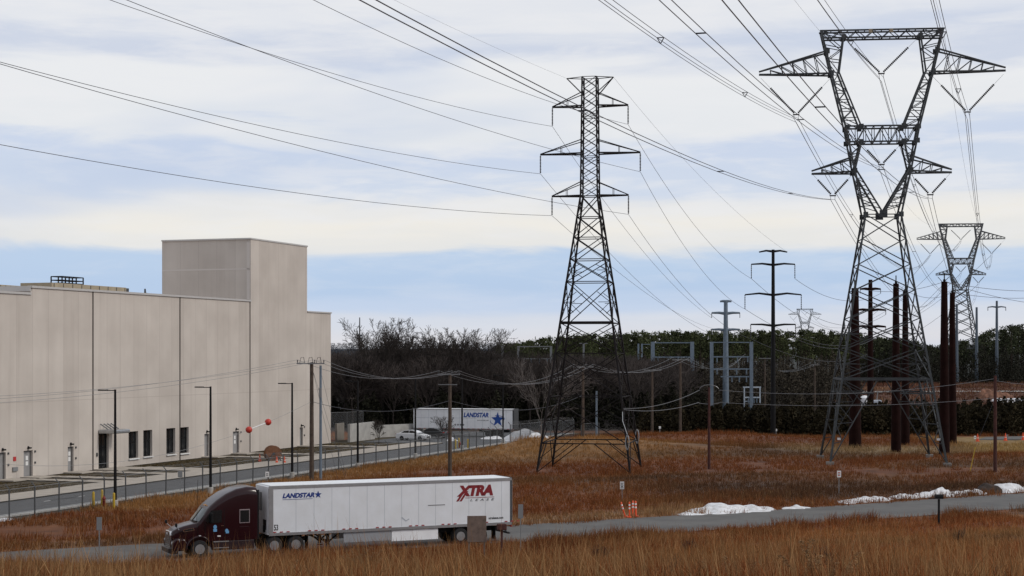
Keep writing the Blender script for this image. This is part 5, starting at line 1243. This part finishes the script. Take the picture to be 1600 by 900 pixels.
span(a+Vector((1.1, 0, -1.5)), PI_[0]-Vector((0, 0, 2.2)), .55, .020, 26, M['wirepale'], 'power_line', 'lower bright wire crossing the big pylon between the two red brown poles')
span(PI_[0]-Vector((0, 0, .4)), at(1700, 592, 168), .5, .02, 14, M['wirepale'], 'power_line', 'upper bright wire leaving the right red brown pole to the frame edge')
span(PI_[0]-Vector((0, 0, 2.3)), at(1700, 612, 168), .4, .02, 14, M['wirepale'], 'power_line', 'lower bright wire leaving the right red brown pole to the frame edge')

# ------------------------------------------------------------------ substation frames
def hframe(xs_, ytop, beams, Y, zb, wpx, m, label):
    c = at(sum(xs_)/len(xs_), 600, Y); s = FP/Y; t = thing('substation_gantry', label, 'substation frame', (c.x, Y, zb), 0, 'substation frames')
    for x_ in xs_:
        u = (x_-800)*Y/FP-c.x; r = wpx/2/s; z = HC-(ytop-HY)/s-zb; MB().box((u, 0, z/2-.4), (2*r, 2*r, z+.8)).build('post', m, t)
    mb = MB()
    for y, x0, x1, w in beams: z = HC-(y-HY)/s-zb; mb.bar(((x0-800)*Y/FP-c.x, 0, z), ((x1-800)*Y/FP-c.x, 0, z), w/s)
    mb.build('beam', m, t)
    mb = MB()
    for y, x0, x1, w in beams[1:]:
        z = HC-(y-HY)/s-zb
        for u in np.linspace(x0+6, x1-6, 4): e = Vector(((u-800)*Y/FP-c.x, -.2, z)); insulator(mb, e, e+Vector((0, -.1, -1.0)), .14, 5)
    mb.build('insulator', M['zinc'], t)
M['palezinc'] = mat('pale zinc beam', (.45, .50, .56), .5)
hframe((1020, 1081.5), 534, [(535.5, 1017, 1084, 1.5), (558, 1022, 1081, 2), (577, 1050, 1081, 2)], 372, 2.4, 5.5, M['zinc'], 'pale blue grey gantry nearest the dark pylon')
hframe((1112, 1174), 534, [(535, 1110, 1176, 1.5), (557.5, 1114, 1174, 2), (576.5, 1114, 1172, 2), (588.5, 1126, 1172, 2)], 288, .5, 5, M['zinc'], 'pale blue grey gantry in front of the tubular pole')
hframe((1163, 1187.5), 604, [(605, 1161, 1189, 2), (621, 1163, 1188, 2), (627, 1163, 1176, 1.5)], 300, .6, 1.8, M['palezinc'], 'low white equipment frame at the foot of the gantry')
hframe((997.5, 1003), 537, [(538, 1003, 1016, 1.)], 420, 3, 2.5, M['zinc'], 'single pale post left of the nearest gantry')
M['dimzinc'] = mat('dim zinc', (.16, .165, .17), .6)
hframe((810, 861), 541, [(541.5, 808, 863, 1.5), (560.5, 812, 861, 1.2)], 330, 1.5, 3.5, M['dimzinc'], 'dim grey gantry among the bare trees, left of the dark pylon')
hframe((656, 731, 785), 540, [(540.5, 656, 785, 1.), (561, 658, 785, 1.2)], 330, 1.5, 3.5, M['dimzinc'], 'wide dim gantry hidden among the bare trees above the far trailer')
hframe((912,), 536, [(536.5, 905, 918, 1.2)], 340, 1.7, 3, M['dimzinc'], 'single dim post behind the dark pylon')

# radio mast far away
p = at(562, 536, 1200); t = thing('radio_mast', 'thin radio mast on the far ridge above the bare trees', 'radio mast', (p.x, p.y, 12)); hm_ = HC-(496-HY)*1200/FP-12
MB().tube([(0, 0, 0), (0, 0, hm_)], [.7, .35], 6).build('mast', M['fsteel'], t); mb = MB()
for z_ in (.45, .52): mb.box((0, 0, hm_*z_), (4.2, 1.2, 1.6))
mb.build('antenna_panel', M['fsteel'], t)
# things on the red clearing
x_ = np.linspace(60, 190, 30); zc = [hz((q, 385+.12*(q-60)))+.10 for q in x_]
mb = MB(); mb.loft([[(q, 383+.12*(q-60), z_), (q, 390+.12*(q-60), z_+.12)] for q, z_ in zip(x_, zc)], closed=False, caps=False); tag(mb.build('gravel_track', M['conc2']), 'grey gravel track crossing the red clearing', None, None, 'structure')
pr = [at(px, 604, 360) for px in (1542, 1552, 1563, 1570)]; heap('rubble_heap', [(q.x, q.y, 2.6, 1.3+.4*k) for k, q in enumerate(pr[::-1])], mat('brick rubble', (.17, .085, .055), .95, 0, .5, 1.2), 'broken brown rubble heap on the clearing behind the right wooden pole', 'rubble heap', 41, .6)
pr = [at(px, 612, 350) for px in (1560, 1575, 1590)]; heap('snow_pile', [(q.x, q.y, 2.0, .7) for q in pr], M['snow'], 'small snow remnant on the clearing near the right frame edge', 'snow pile', 42, .5)
p = at(1351, 606, 330); z_ = hz(p); t = thing('storage_tank', 'small white tank standing on the red clearing inside the big pylon', 'tank', (p.x, p.y, z_)); MB().lathe([(.9, 0), (.95, .1), (.95, 2.2), (.5, 2.6), (.1, 2.7)], n=16).build('shell', M['whiteb'], t, True); MB().tube([(1.0, 0, .1), (1.1, 0, 2.5)], .06, 5).build('ladder', M['grey'], t)
p = at(1370, 608, 330); z_ = hz(p); t = thing('drill_rig', 'small grey machine beside the white tank on the red clearing', 'machine', (p.x, p.y, z_)); MB().box((0, 0, 1.3), (1.6, 1.4, 1.0)).build('body', M['palezinc'], t, bevel=.1)
mb = MB(); [mb.bar((k*.7, .5, 0), (k*.5, .2, .9), .12) for k in (-1, 1)]; [mb.bar((k*.7, -.5, 0), (k*.5, -.2, .9), .12) for k in (-1, 1)]; mb.build('leg', M['grey'], t); MB().tube([(0, 0, 1.7), (.2, 0, 3.6)], .1, 6).build('mast', M['grey'], t)
p = at(1323, 620, 320); z_ = hz(p); t = thing('flatbed_trailer', 'long low white trailer parked on the clearing behind the pylon leg', 'trailer', (p.x, p.y, z_)); MB().box((0, 0, 1.0), (5.5, 2, .9)).build('bed', M['whiteb'], t, bevel=.05)
for s in (-1.2, 1.2): MB().lathe([(.4, -.12), (.4, .12)], (s, -.9, .4), 14, 'y').build('wheel', M['rubber'], t)
p = gp(1108, 682); 
post_sign(1108.5-0, 0, 0, 0, 0, M['sign'], '') if False else None
for i, (x, y, l) in enumerate(((1031, 683, 'white capped marker stake at the right foot of the dark pylon mound'), (1212.5, 682, 'white capped marker stake beside the black pole foot'))):
    p = gp(x, y); t = thing('marker_stake', l, 'marker stake', (p.x, p.y, hz(p))); MB().box((0, 0, .4), (.12, .12, .9)).build('stake', M['grey'], t); MB().box((0, -.02, .95), (.3, .16, .34)).build('cap', M['sign'], t)

# ------------------------------------------------------------------ trees
def branches(rg, h, r0, spread=.55, depth=5, nfirst=5, lean=0., clear=.3, twig=3):
    """a bare tree as segments (p,q,r0,r1)"""
    S = []
    def grow(p, d, L, r, k):
        n = 3 if k < 3 else 2; q = p
        for i in range(n):
            d = d+np.array(rg.normal(0, .10+.03*k, 3)); d[2] += .05; d /= np.linalg.norm(d); e = q+d*(L/n); ra = r*(1-.35*i/n); rb = r*(1-.35*(i+1)/n); S.append((q, e, ra, rb)); q = e
            if k < depth and (k > 0 or i >= 1):
                for _ in range(1 if k < depth-1 else 2):
                    ax = rg.normal(0, 1, 3); ax -= ax.dot(d)*d; ax /= np.linalg.norm(ax)+1e-9; nd = d*math.cos(spread)+ax*math.sin(spread*rg.uniform(.7, 1.3)); grow(e, nd/np.linalg.norm(nd), L*rg.uniform(.52, .75), rb*.62, k+1)
        if k < depth: grow(q, d, L*.72, r*.62, k+1)
    base = np.array([0, 0, -.3]); d = np.array([lean, 0, 1.]); d /= np.linalg.norm(d); S.append((base, d*h*clear, r0*1.15, r0*.85))
    for m in range(nfirst):
        t = rg.uniform(.12, .62) if m else .08; ph = 6.28*m/nfirst*2.4+rg.uniform(-.5, .5); nd = np.array([math.sin(t)*math.cos(ph), math.sin(t)*math.sin(ph), math.cos(t)]); grow(d*h*clear*rg.uniform(.8, 1.0), nd, h*rg.uniform(.34, .42), r0*rg.uniform(.42, .62), 1)
    top_ = float(np.percentile([s[1][2] for s in S], 98.5)); k = h/top_
    return [(a*k, b*k, ra, rb) for a, b, ra, rb in S if b[2]*k < 1.03*h and a[2]*k < 1.03*h]
def seg_mesh(S, rmin=.0):
    P = np.array([s[0] for s in S]); Q = np.array([s[1] for s in S]); ra = np.maximum(np.array([s[2] for s in S]), rmin); rb = np.maximum(np.array([s[3] for s in S]), rmin*.8)
    d = Q-P; d /= np.linalg.norm(d, axis=1, keepdims=True)+1e-9; up = np.where(np.abs(d[:, 2:]) < .9, np.array([[0, 0, 1.]]), np.array([[1., 0, 0]])); x = np.cross(d, up); x /= np.linalg.norm(x, axis=1, keepdims=True); y = np.cross(x, d)
    V = np.zeros((len(S), 6, 3))
    for k in range(3):
        t = 2*math.pi*k/3; o = x*math.cos(t)+y*math.sin(t); V[:, k] = P+o*ra[:, None]; V[:, 3+k] = Q+o*rb[:, None]
    b = np.arange(len(S))[:, None]*6; F = np.concatenate([b+np.array([[k, (k+1) % 3, 3+(k+1) % 3, 3+k]]) for k in range(3)])
    return V.reshape(-1, 3), F
def leaf_cards(C_, size, rg, flat=.0):
    n = len(C_); a = rg.normal(0, 1, (n, 3)); a /= np.linalg.norm(a, axis=1, keepdims=True); b = rg.normal(0, 1, (n, 3)); b -= (a*b).sum(1, keepdims=True)*a; b /= np.linalg.norm(b, axis=1, keepdims=True)
    s = (np.broadcast_to(size, (n,))*rg.uniform(.6, 1.3, n))[:, None]; w = s*rg.uniform(.35, .7, (n, 1))
    V = np.stack([C_-a*s, C_+b*w, C_+a*s*1.1, C_-b*w], 1).reshape(-1, 3); F = np.arange(n)[:, None]*4+np.arange(4)[None]; return V, F
# individual bare trees
BT = [(600, 500, 288, 0, 15.5, .26, 1.0, 'broad bare tree with the highest crown, right of the radio mast'), (628, 518, 300, 1, 13, .2, 0, 'slender bare tree leaning right beside the broad bare tree'), (652, 522, 292, 2, 12.5, .2, 0, 'ragged bare tree in the gap between the two crown groups'),
      (693, 528, 295, 3, 12, .2, 0, 'low bare tree just left of the rounded double crown'), (713, 515.5, 285, 4, 14, .24, 0, 'rounded bare tree above the left half of the far trailer'), (742, 517, 288, 5, 14, .24, 0, 'rounded bare tree above the star of the far trailer'), (672, 540, 290, 6, 11, .2, 0, 'short bare tree hidden below the skyline behind the lamp posts')]
for x, y, Y, sd_, h, r_, _, l in BT:
    p = at(x, 600, Y); z_ = hz(p); h = HC-(y-HY)*Y/FP-z_; rg = np.random.default_rng(100+sd_); S = branches(rg, h, r_, .50, 6, 5, 0, .27)
    mx_ = float(np.mean([q[1][0] for q in S if q[1][2] > .6*h])); S = [(a-np.array([mx_*a[2]/h, 0, 0]), b-np.array([mx_*b[2]/h, 0, 0]), ra, rb) for a, b, ra, rb in S]
    t = thing('bare_tree', l, 'bare tree', (p.x, Y, z_)); th = [s for s in S if s[2] > .06]; tn = [s for s in S if s[2] <= .06]
    V, F = seg_mesh(th, .07); np_mesh('trunk', V, F, M['bark'], None, t); V, F = seg_mesh(tn, .027); np_mesh('crown', V, F, M['bark'], None, t)
for x, yb, yt, sd_, m, l in ((845.5, 690, 562, 21, M['palebark'], 'pale spindly bare tree left of the dark pylon'), (592, 693, 656, 22, M['bark'], 'little young bare tree by the concrete wall'), (690.5, 690, 650, 23, M['bark'], 'little young bare tree in front of the far trailer'), (516.5+8, 700, 690, 24, M['bark'], '')):
    if not l: continue
    p = gp(x, yb); z_ = hz(p); h = HC-(yt-HY)*p.y/FP-z_; rg = np.random.default_rng(sd_); S = branches(rg, h, .10 if h > 6 else .05, .5, 4, 5, 0, .25)
    t = thing('bare_tree', l, 'bare tree', (p.x, p.y, z_)); th = S[:3]; tn = S[3:]; V, F = seg_mesh(th, .04); np_mesh('trunk', V, F, m, None, t); V, F = seg_mesh(tn, .018); np_mesh('crown', V, F, m, None, t)
# bare wood behind the yard: many trees merged to one mass
tmpl = []
for k in range(7): S = branches(np.random.default_rng(300+k), 1., .013, .5, 4, 5, 0, .3); tmpl.append(seg_mesh([(a, b, ra, rb) for a, b, ra, rb in S], .0026))
VV = []; FF = []; CC = []; off = 0
rg = np.random.default_rng(11)
for k in range(400):
    Y = rg.uniform(272, 470); px = rg.uniform(505, 1080); X = (px-800)*Y/FP
    g = hz((X, Y)); top = np.interp(px, [500, 600, 700, 800, 900, 1000, 1090], [545, 543, 546, 546, 550, 553, 556])+rg.uniform(0, 26); h = HC-(top-HY)*Y/FP-g
    V, F = tmpl[rg.integers(7)]; a_ = rg.uniform(0, 6.28); c_, s_ = math.cos(a_), math.sin(a_); W = V*h*np.array([1.15, 1.15, 1]); W = np.stack([W[:, 0]*c_-W[:, 1]*s_+X, W[:, 0]*s_+W[:, 1]*c_+Y, W[:, 2]+g], 1)
    VV.append(W); FF.append(F+off); off += len(W); CC.append(np.tile(np.array([.058, .048, .044])*rg.uniform(.5, 1.6), (len(W), 1)))
tag(np_mesh('bare_wood', np.concatenate(VV), np.concatenate(FF), M['leaf'], np.concatenate(CC)), 'dark brown leafless wood filling the background behind the yard', 'wood', None, 'stuff')
def crown_mass(name, items, label, cat, rg, card):
    """items: X, Y, ground z, height, radius, form, colour -> many leaf cards and trunks as one mass"""
    VV = []; FF = []; CC = []; off = 0
    for X, Y, g, h, rad, form, col in items:
        n = int(card[form])
        if form == 0:   # pine: bare stem, ragged clumpy crown in the upper part
            k = 9; cz = rg.uniform(.52, .97, k); cr = rad*(1.08-cz)*1.9*rg.uniform(.4, 1.0, k); ca = rg.uniform(0, 6.28, k); cen = np.stack([cr*np.cos(ca), cr*np.sin(ca), cz*h], 1); cen[0] = (0, 0, .96*h)
            i = rg.integers(0, k, n); C_ = cen[i]+rg.normal(0, 1, (n, 3))*np.array([.33, .33, .20])*rad*(1.15-.55*cz[i])[:, None]
        elif form == 1:  # cedar / shrub: dense from the ground
            z = rg.uniform(0, 1, n)**1.1; rr_ = rad*(1-z**1.6)**.8*np.sqrt(rg.uniform(.1, 1, n))*(1+.25*np.sin(5*z*6.28+rg.uniform(0, 6))); a_ = rg.uniform(0, 6.28, n); C_ = np.stack([rr_*np.cos(a_), rr_*np.sin(a_), z*h], 1)
        V, F = leaf_cards(C_, .25 if form == 1 else .31, rg); VV.append(V+np.array([X, Y, g])); FF.append(F+off); off += len(V)
        tone = rg.uniform(.72, 1.3, (n, 1)); CC.append(np.repeat(np.array(col)[None]*tone, 4, 0))
        if form == 0:
            V, F = seg_mesh([(np.array([0, 0, -.3]), np.array([rg.normal(0, .3), 0, h*.93]), .17, .05)]); VV.append(V+np.array([X, Y, g])); FF.append(F+off); off += len(V); CC.append(np.tile(np.array([.05, .037, .03]), (len(V), 1)))
    return tag(np_mesh(name, np.concatenate(VV), np.concatenate(FF), M['leaf'], np.concatenate(CC)), label, cat, None, 'stuff')
# dark evergreens under the bare wood
it = []
for k in range(420):
    px = rg.uniform(505, 1100); Y = rg.uniform(266, 330); X = (px-800)*Y/FP; g = hz((X, Y)); h = rg.uniform(2.6, 7.0)
    it.append((X, Y, g, h, h*.30, 1, np.array([.016, .016, .010])*rg.uniform(.6, 1.4)))
crown_mass('evergreen_thicket', it, 'nearly black evergreen thicket behind the far trailer', 'thicket', rg, {1: 230})
# hedge band across the right half
it = []
for k in range(560):
    px = rg.uniform(1000, 1680); Y = rg.uniform(247, 268); X = (px-800)*Y/FP; g = hz((X, Y)); h = np.interp(px, [1000, 1100, 1300, 1500, 1620], [3.6, 4.2, 4.3, 4.6, 5.4])*rg.uniform(.6, 1.08)
    it.append((X, Y, g, h, h*.36, 1, np.array([.026, .021, .011])*rg.uniform(.5, 1.4)))
crown_mass('shrub_belt', it, 'long dark belt of evergreen shrubs across the field behind the pylons', 'shrubs', rg, {1: 220})
# pines
it = []
for k in range(520):
    px = rg.uniform(780, 1345); Y = rg.uniform(425, 600); X = (px-800)*Y/FP; g = hz((X, Y)); top = np.interp(px, [780, 850, 900, 1000, 1100, 1200, 1280, 1345], [541, 531, 526, 521, 519, 519, 517, 523])-4+abs(rg.normal(0, 13)); h = HC-(top-HY)*Y/FP-g
    if h > 4: it.append((X, Y, g, h, rg.uniform(1.6, 2.7), 0, np.array([.052, .060, .026])*rg.uniform(.45, 1.4)))
for k in range(330):
    px = rg.uniform(1320, 1690); Y = rg.uniform(480, 600); X = (px-800)*Y/FP; g = hz((X, Y)); top = np.interp(px, [1320, 1345, 1420, 1460, 1530, 1560, 1620, 1690], [521, 527, 533, 545, 528, 512, 506, 500])-4+abs(rg.normal(0, 13)); h = HC-(top-HY)*Y/FP-g
    if h > 4: it.append((X, Y, g, h, rg.uniform(1.8, 2.9), 0, np.array([.040, .046, .024])*rg.uniform(.55, 1.35)))
crown_mass('pine_wood', it, 'dark pine wood closing the horizon on the right half', 'wood', rg, {0: 270})
it = []
for k in range(330):
    px = rg.uniform(985, 1340); Y = rg.uniform(300, 425); X = (px-800)*Y/FP; g = hz((X, Y)); h = rg.uniform(4., 9.)*np.interp(Y, [300, 425], [.75, 1.1])
    it.append((X, Y, g, h, h*.33, 1, np.array([.045, .038, .028])*rg.uniform(.5, 1.5)))
for k in range(260):
    px = rg.uniform(1330, 1700); Y = rg.uniform(462, 500); X = (px-800)*Y/FP; g = hz((X, Y)); h = rg.uniform(5., 11.)
    it.append((X, Y, g, h, h*.3, 1, np.array([.022, .022, .016])*rg.uniform(.6, 1.5)))
crown_mass('brush_wood', it, 'dark mixed brush below the pines behind the grey frames', 'brush', rg, {1: 240})
# far ridge at the left, the blue of distance haze put into the foliage colour
it = []
for k in range(700):
    px = rg.uniform(470, 900); Y = rg.uniform(880, 1150); X = (px-800)*Y/FP; g = hz((X, Y)); top = 535+abs(rg.normal(0, 4)); h = HC-(top-HY)*Y/FP-g
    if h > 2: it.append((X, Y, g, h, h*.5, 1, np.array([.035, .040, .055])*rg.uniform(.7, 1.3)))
crown_mass('far_wood', it, 'distant wood tinted haze blue on the low ridge right of the warehouse', 'wood', rg, {1: 70})
mb = MB()
for k in range(26):
    px = 518+k*4.4; p = at(px, 592, 300+k*1.2); p.z = hz(p); 
tag(heap('snow_patch', [(*at(518+q*7.2, 592, 325)[:2], 1.1+.5*math.sin(q*2.1), .6) for q in range(17)], M['snow'], 'broken line of old snow glimpsed through the bare wood', 'snow patch', 31, .5), None, None)

# ------------------------------------------------------------------ dry grass
def tufts(name, X, Y, hmin, hmax, wd, nb, label, rg, lean=.35, colf=veg, tone=(.5, 1.5), spread=.12, straw=.06):
    g = hgt(X, Y); base = colf(X, Y); n = len(X); N_ = n*nb
    x = np.repeat(X, nb)+rg.normal(0, spread, N_); y = np.repeat(Y, nb)+rg.normal(0, spread, N_); z = np.repeat(g, nb)-.03
    H = rg.uniform(hmin, hmax, N_)*np.repeat(rg.uniform(.7, 1.2, n)*(1+.40*ss(70-Y, 0, 34)), nb); a = rg.uniform(0, 6.28, N_); L = H*np.abs(rg.normal(0, lean, N_)); wx = np.repeat(.10*np.sin(X*.21+Y*.13), nb)
    dx = np.cos(a)*L+wx*H; dy = np.sin(a)*L; f_ = rg.uniform(-.5, .5, N_); cw, sw = np.cos(f_)*wd*.5, np.sin(f_)*wd*.5; k = rg.uniform(.7, 1.3, N_)
    cw = cw*k; sw = sw*k
    B = np.stack([x, y, z], 1); T = np.stack([x+dx, y+dy, z+np.sqrt(np.maximum(H*H-L*L*.6, H*H*.2))], 1); Mi = (B*.45+T*.55); Mi[:, :2] = B[:, :2]*.68+T[:, :2]*.32
    W = np.stack([cw, sw, np.zeros(N_)], 1); V = np.stack([B-W, B+W, Mi+W*.8, Mi-W*.8, T], 1).reshape(-1, 3)
    o = np.arange(N_)[:, None]*5; F = np.concatenate([o+np.array([[0, 1, 2]]), o+np.array([[0, 2, 3]]), o+np.array([[3, 2, 4]])])
    col = np.repeat(base, nb, 0)*rg.uniform(*tone, (N_, 1)); tint = rg.uniform(0, 1, (N_, 1)); col = np.where(tint > 1-straw, col*.5+STRAW*.5, col); C5 = np.repeat(np.clip(col, .01, .6), 5, 0)
    return tag(np_mesh(name, V, F, M['blade'], C5), label, 'grass', None, 'stuff')
rg = np.random.default_rng(77)
# foreground bank: base sward, then taller clumps and long stalks
def bank(n, y0=28, y1=122, m_=.4):
    Y = y0+(y1-y0)*rg.uniform(0, 1, n)**.95; X = rg.uniform(-.335, .335, n)*Y; w = (yc(X)-HWID-Y)*.87 > m_; return X[w], Y[w]
X, Y = bank(70000); tufts('tall_grass', X, Y, .25, .60, .020, 4, 'tall rust coloured dry grass on the bank nearest the camera', rg, .55, straw=.14)
X, Y = bank(30000); w = wav(X, Y, 1.7, 4)+.6*wav(X, Y, 4.5, 10) > .55; tufts('grass_clump', X[w], Y[w], .55, 1.05, .020, 7, 'taller ragged clumps of dry grass standing out of the near bank', rg, .40, straw=.22, spread=.2)
X, Y = bank(5200, 28, 100); tufts('seed_stalk', X, Y, .8, 1.5, .016, 2, 'pale tall seed stalks rising above the near grass', rg, .35, lambda X, Y: np.broadcast_to(np.array([.36, .20, .085]), X.shape+(3,)), (.5, 1.2), .05)
def thin(n, y0, y1, m_): Y = rg.uniform(y0, y1, n); X = rg.uniform(-.335, .335, n)*Y; w = m_(X, Y); return X[w], Y[w]
# weedy fringe on the near edge of the lane
X, Y = bank(60000, 70, 128, .9); q_ = (yc(X)-HWID-Y)*.87; w = (q_ < 9) & (wav(X, Y, 1.5, 2)+.5*wav(X, Y, 5, 14) > .1)
w &= (X > 1) | (wav(X, Y, 3, 5) > 1.1)
tufts('lane_weeds', X[w], Y[w], .35, .95, .022, 5, 'dark weedy fringe along the near edge of the lane', rg, .40, lambda X, Y: veg(X, Y)*.75, straw=.1, spread=.18)
# field beyond the lane
def field(X, Y):
    a, b = WB(X, Y); far = (Y-yc(X)-HWID)*.87; pr = (X > 61) & (Y > 224) & (Y < 245); return (far > .25+.5*wav(X, Y, 1.2, 3)) & (b > 24.9) & ~pr
X, Y = thin(84000, 92, 252, field); w = wav(X*.6, Y, 3.1, 13)+.6*wav(X, Y, 1.1, 7) > -1.1; X, Y = X[w], Y[w]
tufts('field_grass', X, Y, .20, .55, .030, 5, 'rust and straw coloured dry grass covering the field beyond the lane', rg, .55, tone=(.62, 1.28), straw=.02)
X, Y = thin(30000, 92, 252, field); w = wav(X, Y, 2.6, 3)+.5*wav(X, Y, 7, 12) > .6
tufts('broomsedge', X[w], Y[w], .45, .9, .030, 7, 'scattered taller broomsedge clumps in the field beyond the lane', rg, .38, tone=(.6, 1.3), straw=.05, spread=.28)
X, Y = thin(26000, 270, 470, lambda X, Y: (X > .195*Y) & (Y < 470))
tufts('clearing_grass', X, Y, .3, .9, .09, 5, 'reddish rough grass on the clearing behind the shrub belt', rg, .5, lambda X, Y: np.clip(np.array([.115, .050, .030])*(1+.35*wav(X, Y, 6, 2))[..., None]*np.where(wav(X*.5, Y, 10, 9) > .5, 1.0, 0.)[..., None]*np.array([.9, 1.3, 1.1])+np.array([.115, .050, .030])*(1+.3*wav(X*.6, Y, 5, 1))[..., None]*.9, .02, .5), spread=.5)
# lawn fringe and verge
def lawn(X, Y): a, b = WB(X, Y); return (b > .4) & (b < 11) & (a < 74)
a_ = rg.uniform(-45, 73, 14000); b_ = rg.uniform(.5, 11, 14000); X = W0[0]+a_*U[0]+b_*N[0]; Y = W0[1]+a_*U[1]+b_*N[1]
w = np.ones(len(X), bool)
for c in DOORS+[ENTR]:
    m_ = (c[0]+c[1])/2; w &= ~((np.abs(a_-m_-1.2) < 2.9))
w &= wav(a_*1.0, b_*2, 5, 5) > -.9
tufts('lawn', X[w], Y[w], .06, .16, .05, 4, 'short brown winter lawn between the warehouse and the pavement', rg, .5, lambda X, Y: np.broadcast_to(LAWN, X.shape+(3,)))
# weeds standing at the lane edge and dark briars
def weed(name, p, h, label, sd_, col=M['bark'], n=5):
    S = []; r = np.random.default_rng(sd_)
    for k in range(n):
        for a, b, ra, rb in branches(r, h*r.uniform(.6, 1.), .012, .45, 2, 4, r.normal(0, .25), .35): o_ = np.array([r.normal(0, .01)+k*.12-.12*n/2, k*.03, 0]); S.append((a+o_, b+o_, ra, rb))
    V, F = seg_mesh(S, .006); o = np_mesh(name, V, F, col); o.location = p; return tag(o, label, 'weed')
M['briar'] = mat('dry briar stems', (.05, .028, .020), .95)
for i, (x, y, Y, h, l) in enumerate(((1052, 870, 44, 1.35, 'dark thorny stem rising in the near grass right of the delineators'), (1288, 850, 62, 1.5, 'dry branching weed left of the mailbox in the near grass'), (1500, 818, 92, 1.3, 'dry branching weed right of the mailbox beside the lane'), (940, 848, 84, 1.2, 'dry weed at the lane edge below the delineators'), (1078, 842, 90, 1.1, 'dry weed in front of the long snow pile'), (1580, 878, 46, 1.2, 'dark briar stem at the lower right corner'))):
    X = (x-800)*Y/FP; weed('dry_weed', (X, Y, hz((X, Y))), h, l, 500+i, M['briar'])

# reed clumps close to the camera
def reeds(x, Y, n, hmax, label, seed):
    r = np.random.default_rng(seed); X = (x-800)*Y/FP; g = hz((X, Y)); VV = []; FF = []; off = 0; CC = []
    for k in range(n):
        h = hmax*r.uniform(.6, 1.); a = r.uniform(-1, 1)*.35; b0 = np.array([r.normal(0, .28), r.normal(0, .2), -.1]); pts = [b0+np.array([a*h*(t**2)*1.1, .1*a*t, h*t*(1-.10*t*abs(a))]) for t in np.linspace(0, 1, 8)]
        V, F = seg_mesh([(pts[i], pts[i+1], .006*(1-.06*i), .006*(1-.06*(i+1))) for i in range(7)]); VV.append(V); FF.append(np.concatenate([F[:, [0, 1, 2]], F[:, [0, 2, 3]]])+off); off += len(V); CC.append(np.tile(STRAW*.6*r.uniform(.6, 1.2), (len(V), 1)))
        m = 90; t = r.uniform(.80, 1.03, m); P_ = np.stack([np.interp(t, np.linspace(0, 1, 8), [p[i] for p in pts]) for i in range(3)], 1)+r.normal(0, 1, (m, 3))*np.array([.035, .035, .012]); P_[:, 0] += np.sign(a)*(t-.8)*.25
        V, F = leaf_cards(P_, .022, r); VV.append(V); FF.append(np.concatenate([F[:, [0, 1, 2]], F[:, [0, 2, 3]]])+off); off += len(V); CC.append(np.tile(np.array([.25, .15, .075])*r.uniform(.7, 1.2), (len(V), 1)))
    o = np_mesh('reed_clump', np.concatenate(VV), np.concatenate(FF), M['blade'], np.concatenate(CC)); o.location = (X, Y, g); return tag(o, label, 'reed', 'reed clumps on the near bank')
reeds(1285, 33, 11, 2.0, 'plumed reed clump in the near grass below the footing of the big pylon', 1)
reeds(565, 72, 14, 1.6, 'plumed reed clump in front of the truck trailer landing gear', 2)
reeds(1150, 40, 9, 1.4, 'few plumed reeds in the near grass below the long snow pile', 3)
reeds(480, 52, 3, 1.4, 'few thin reeds in front of the truck drive wheels', 4)
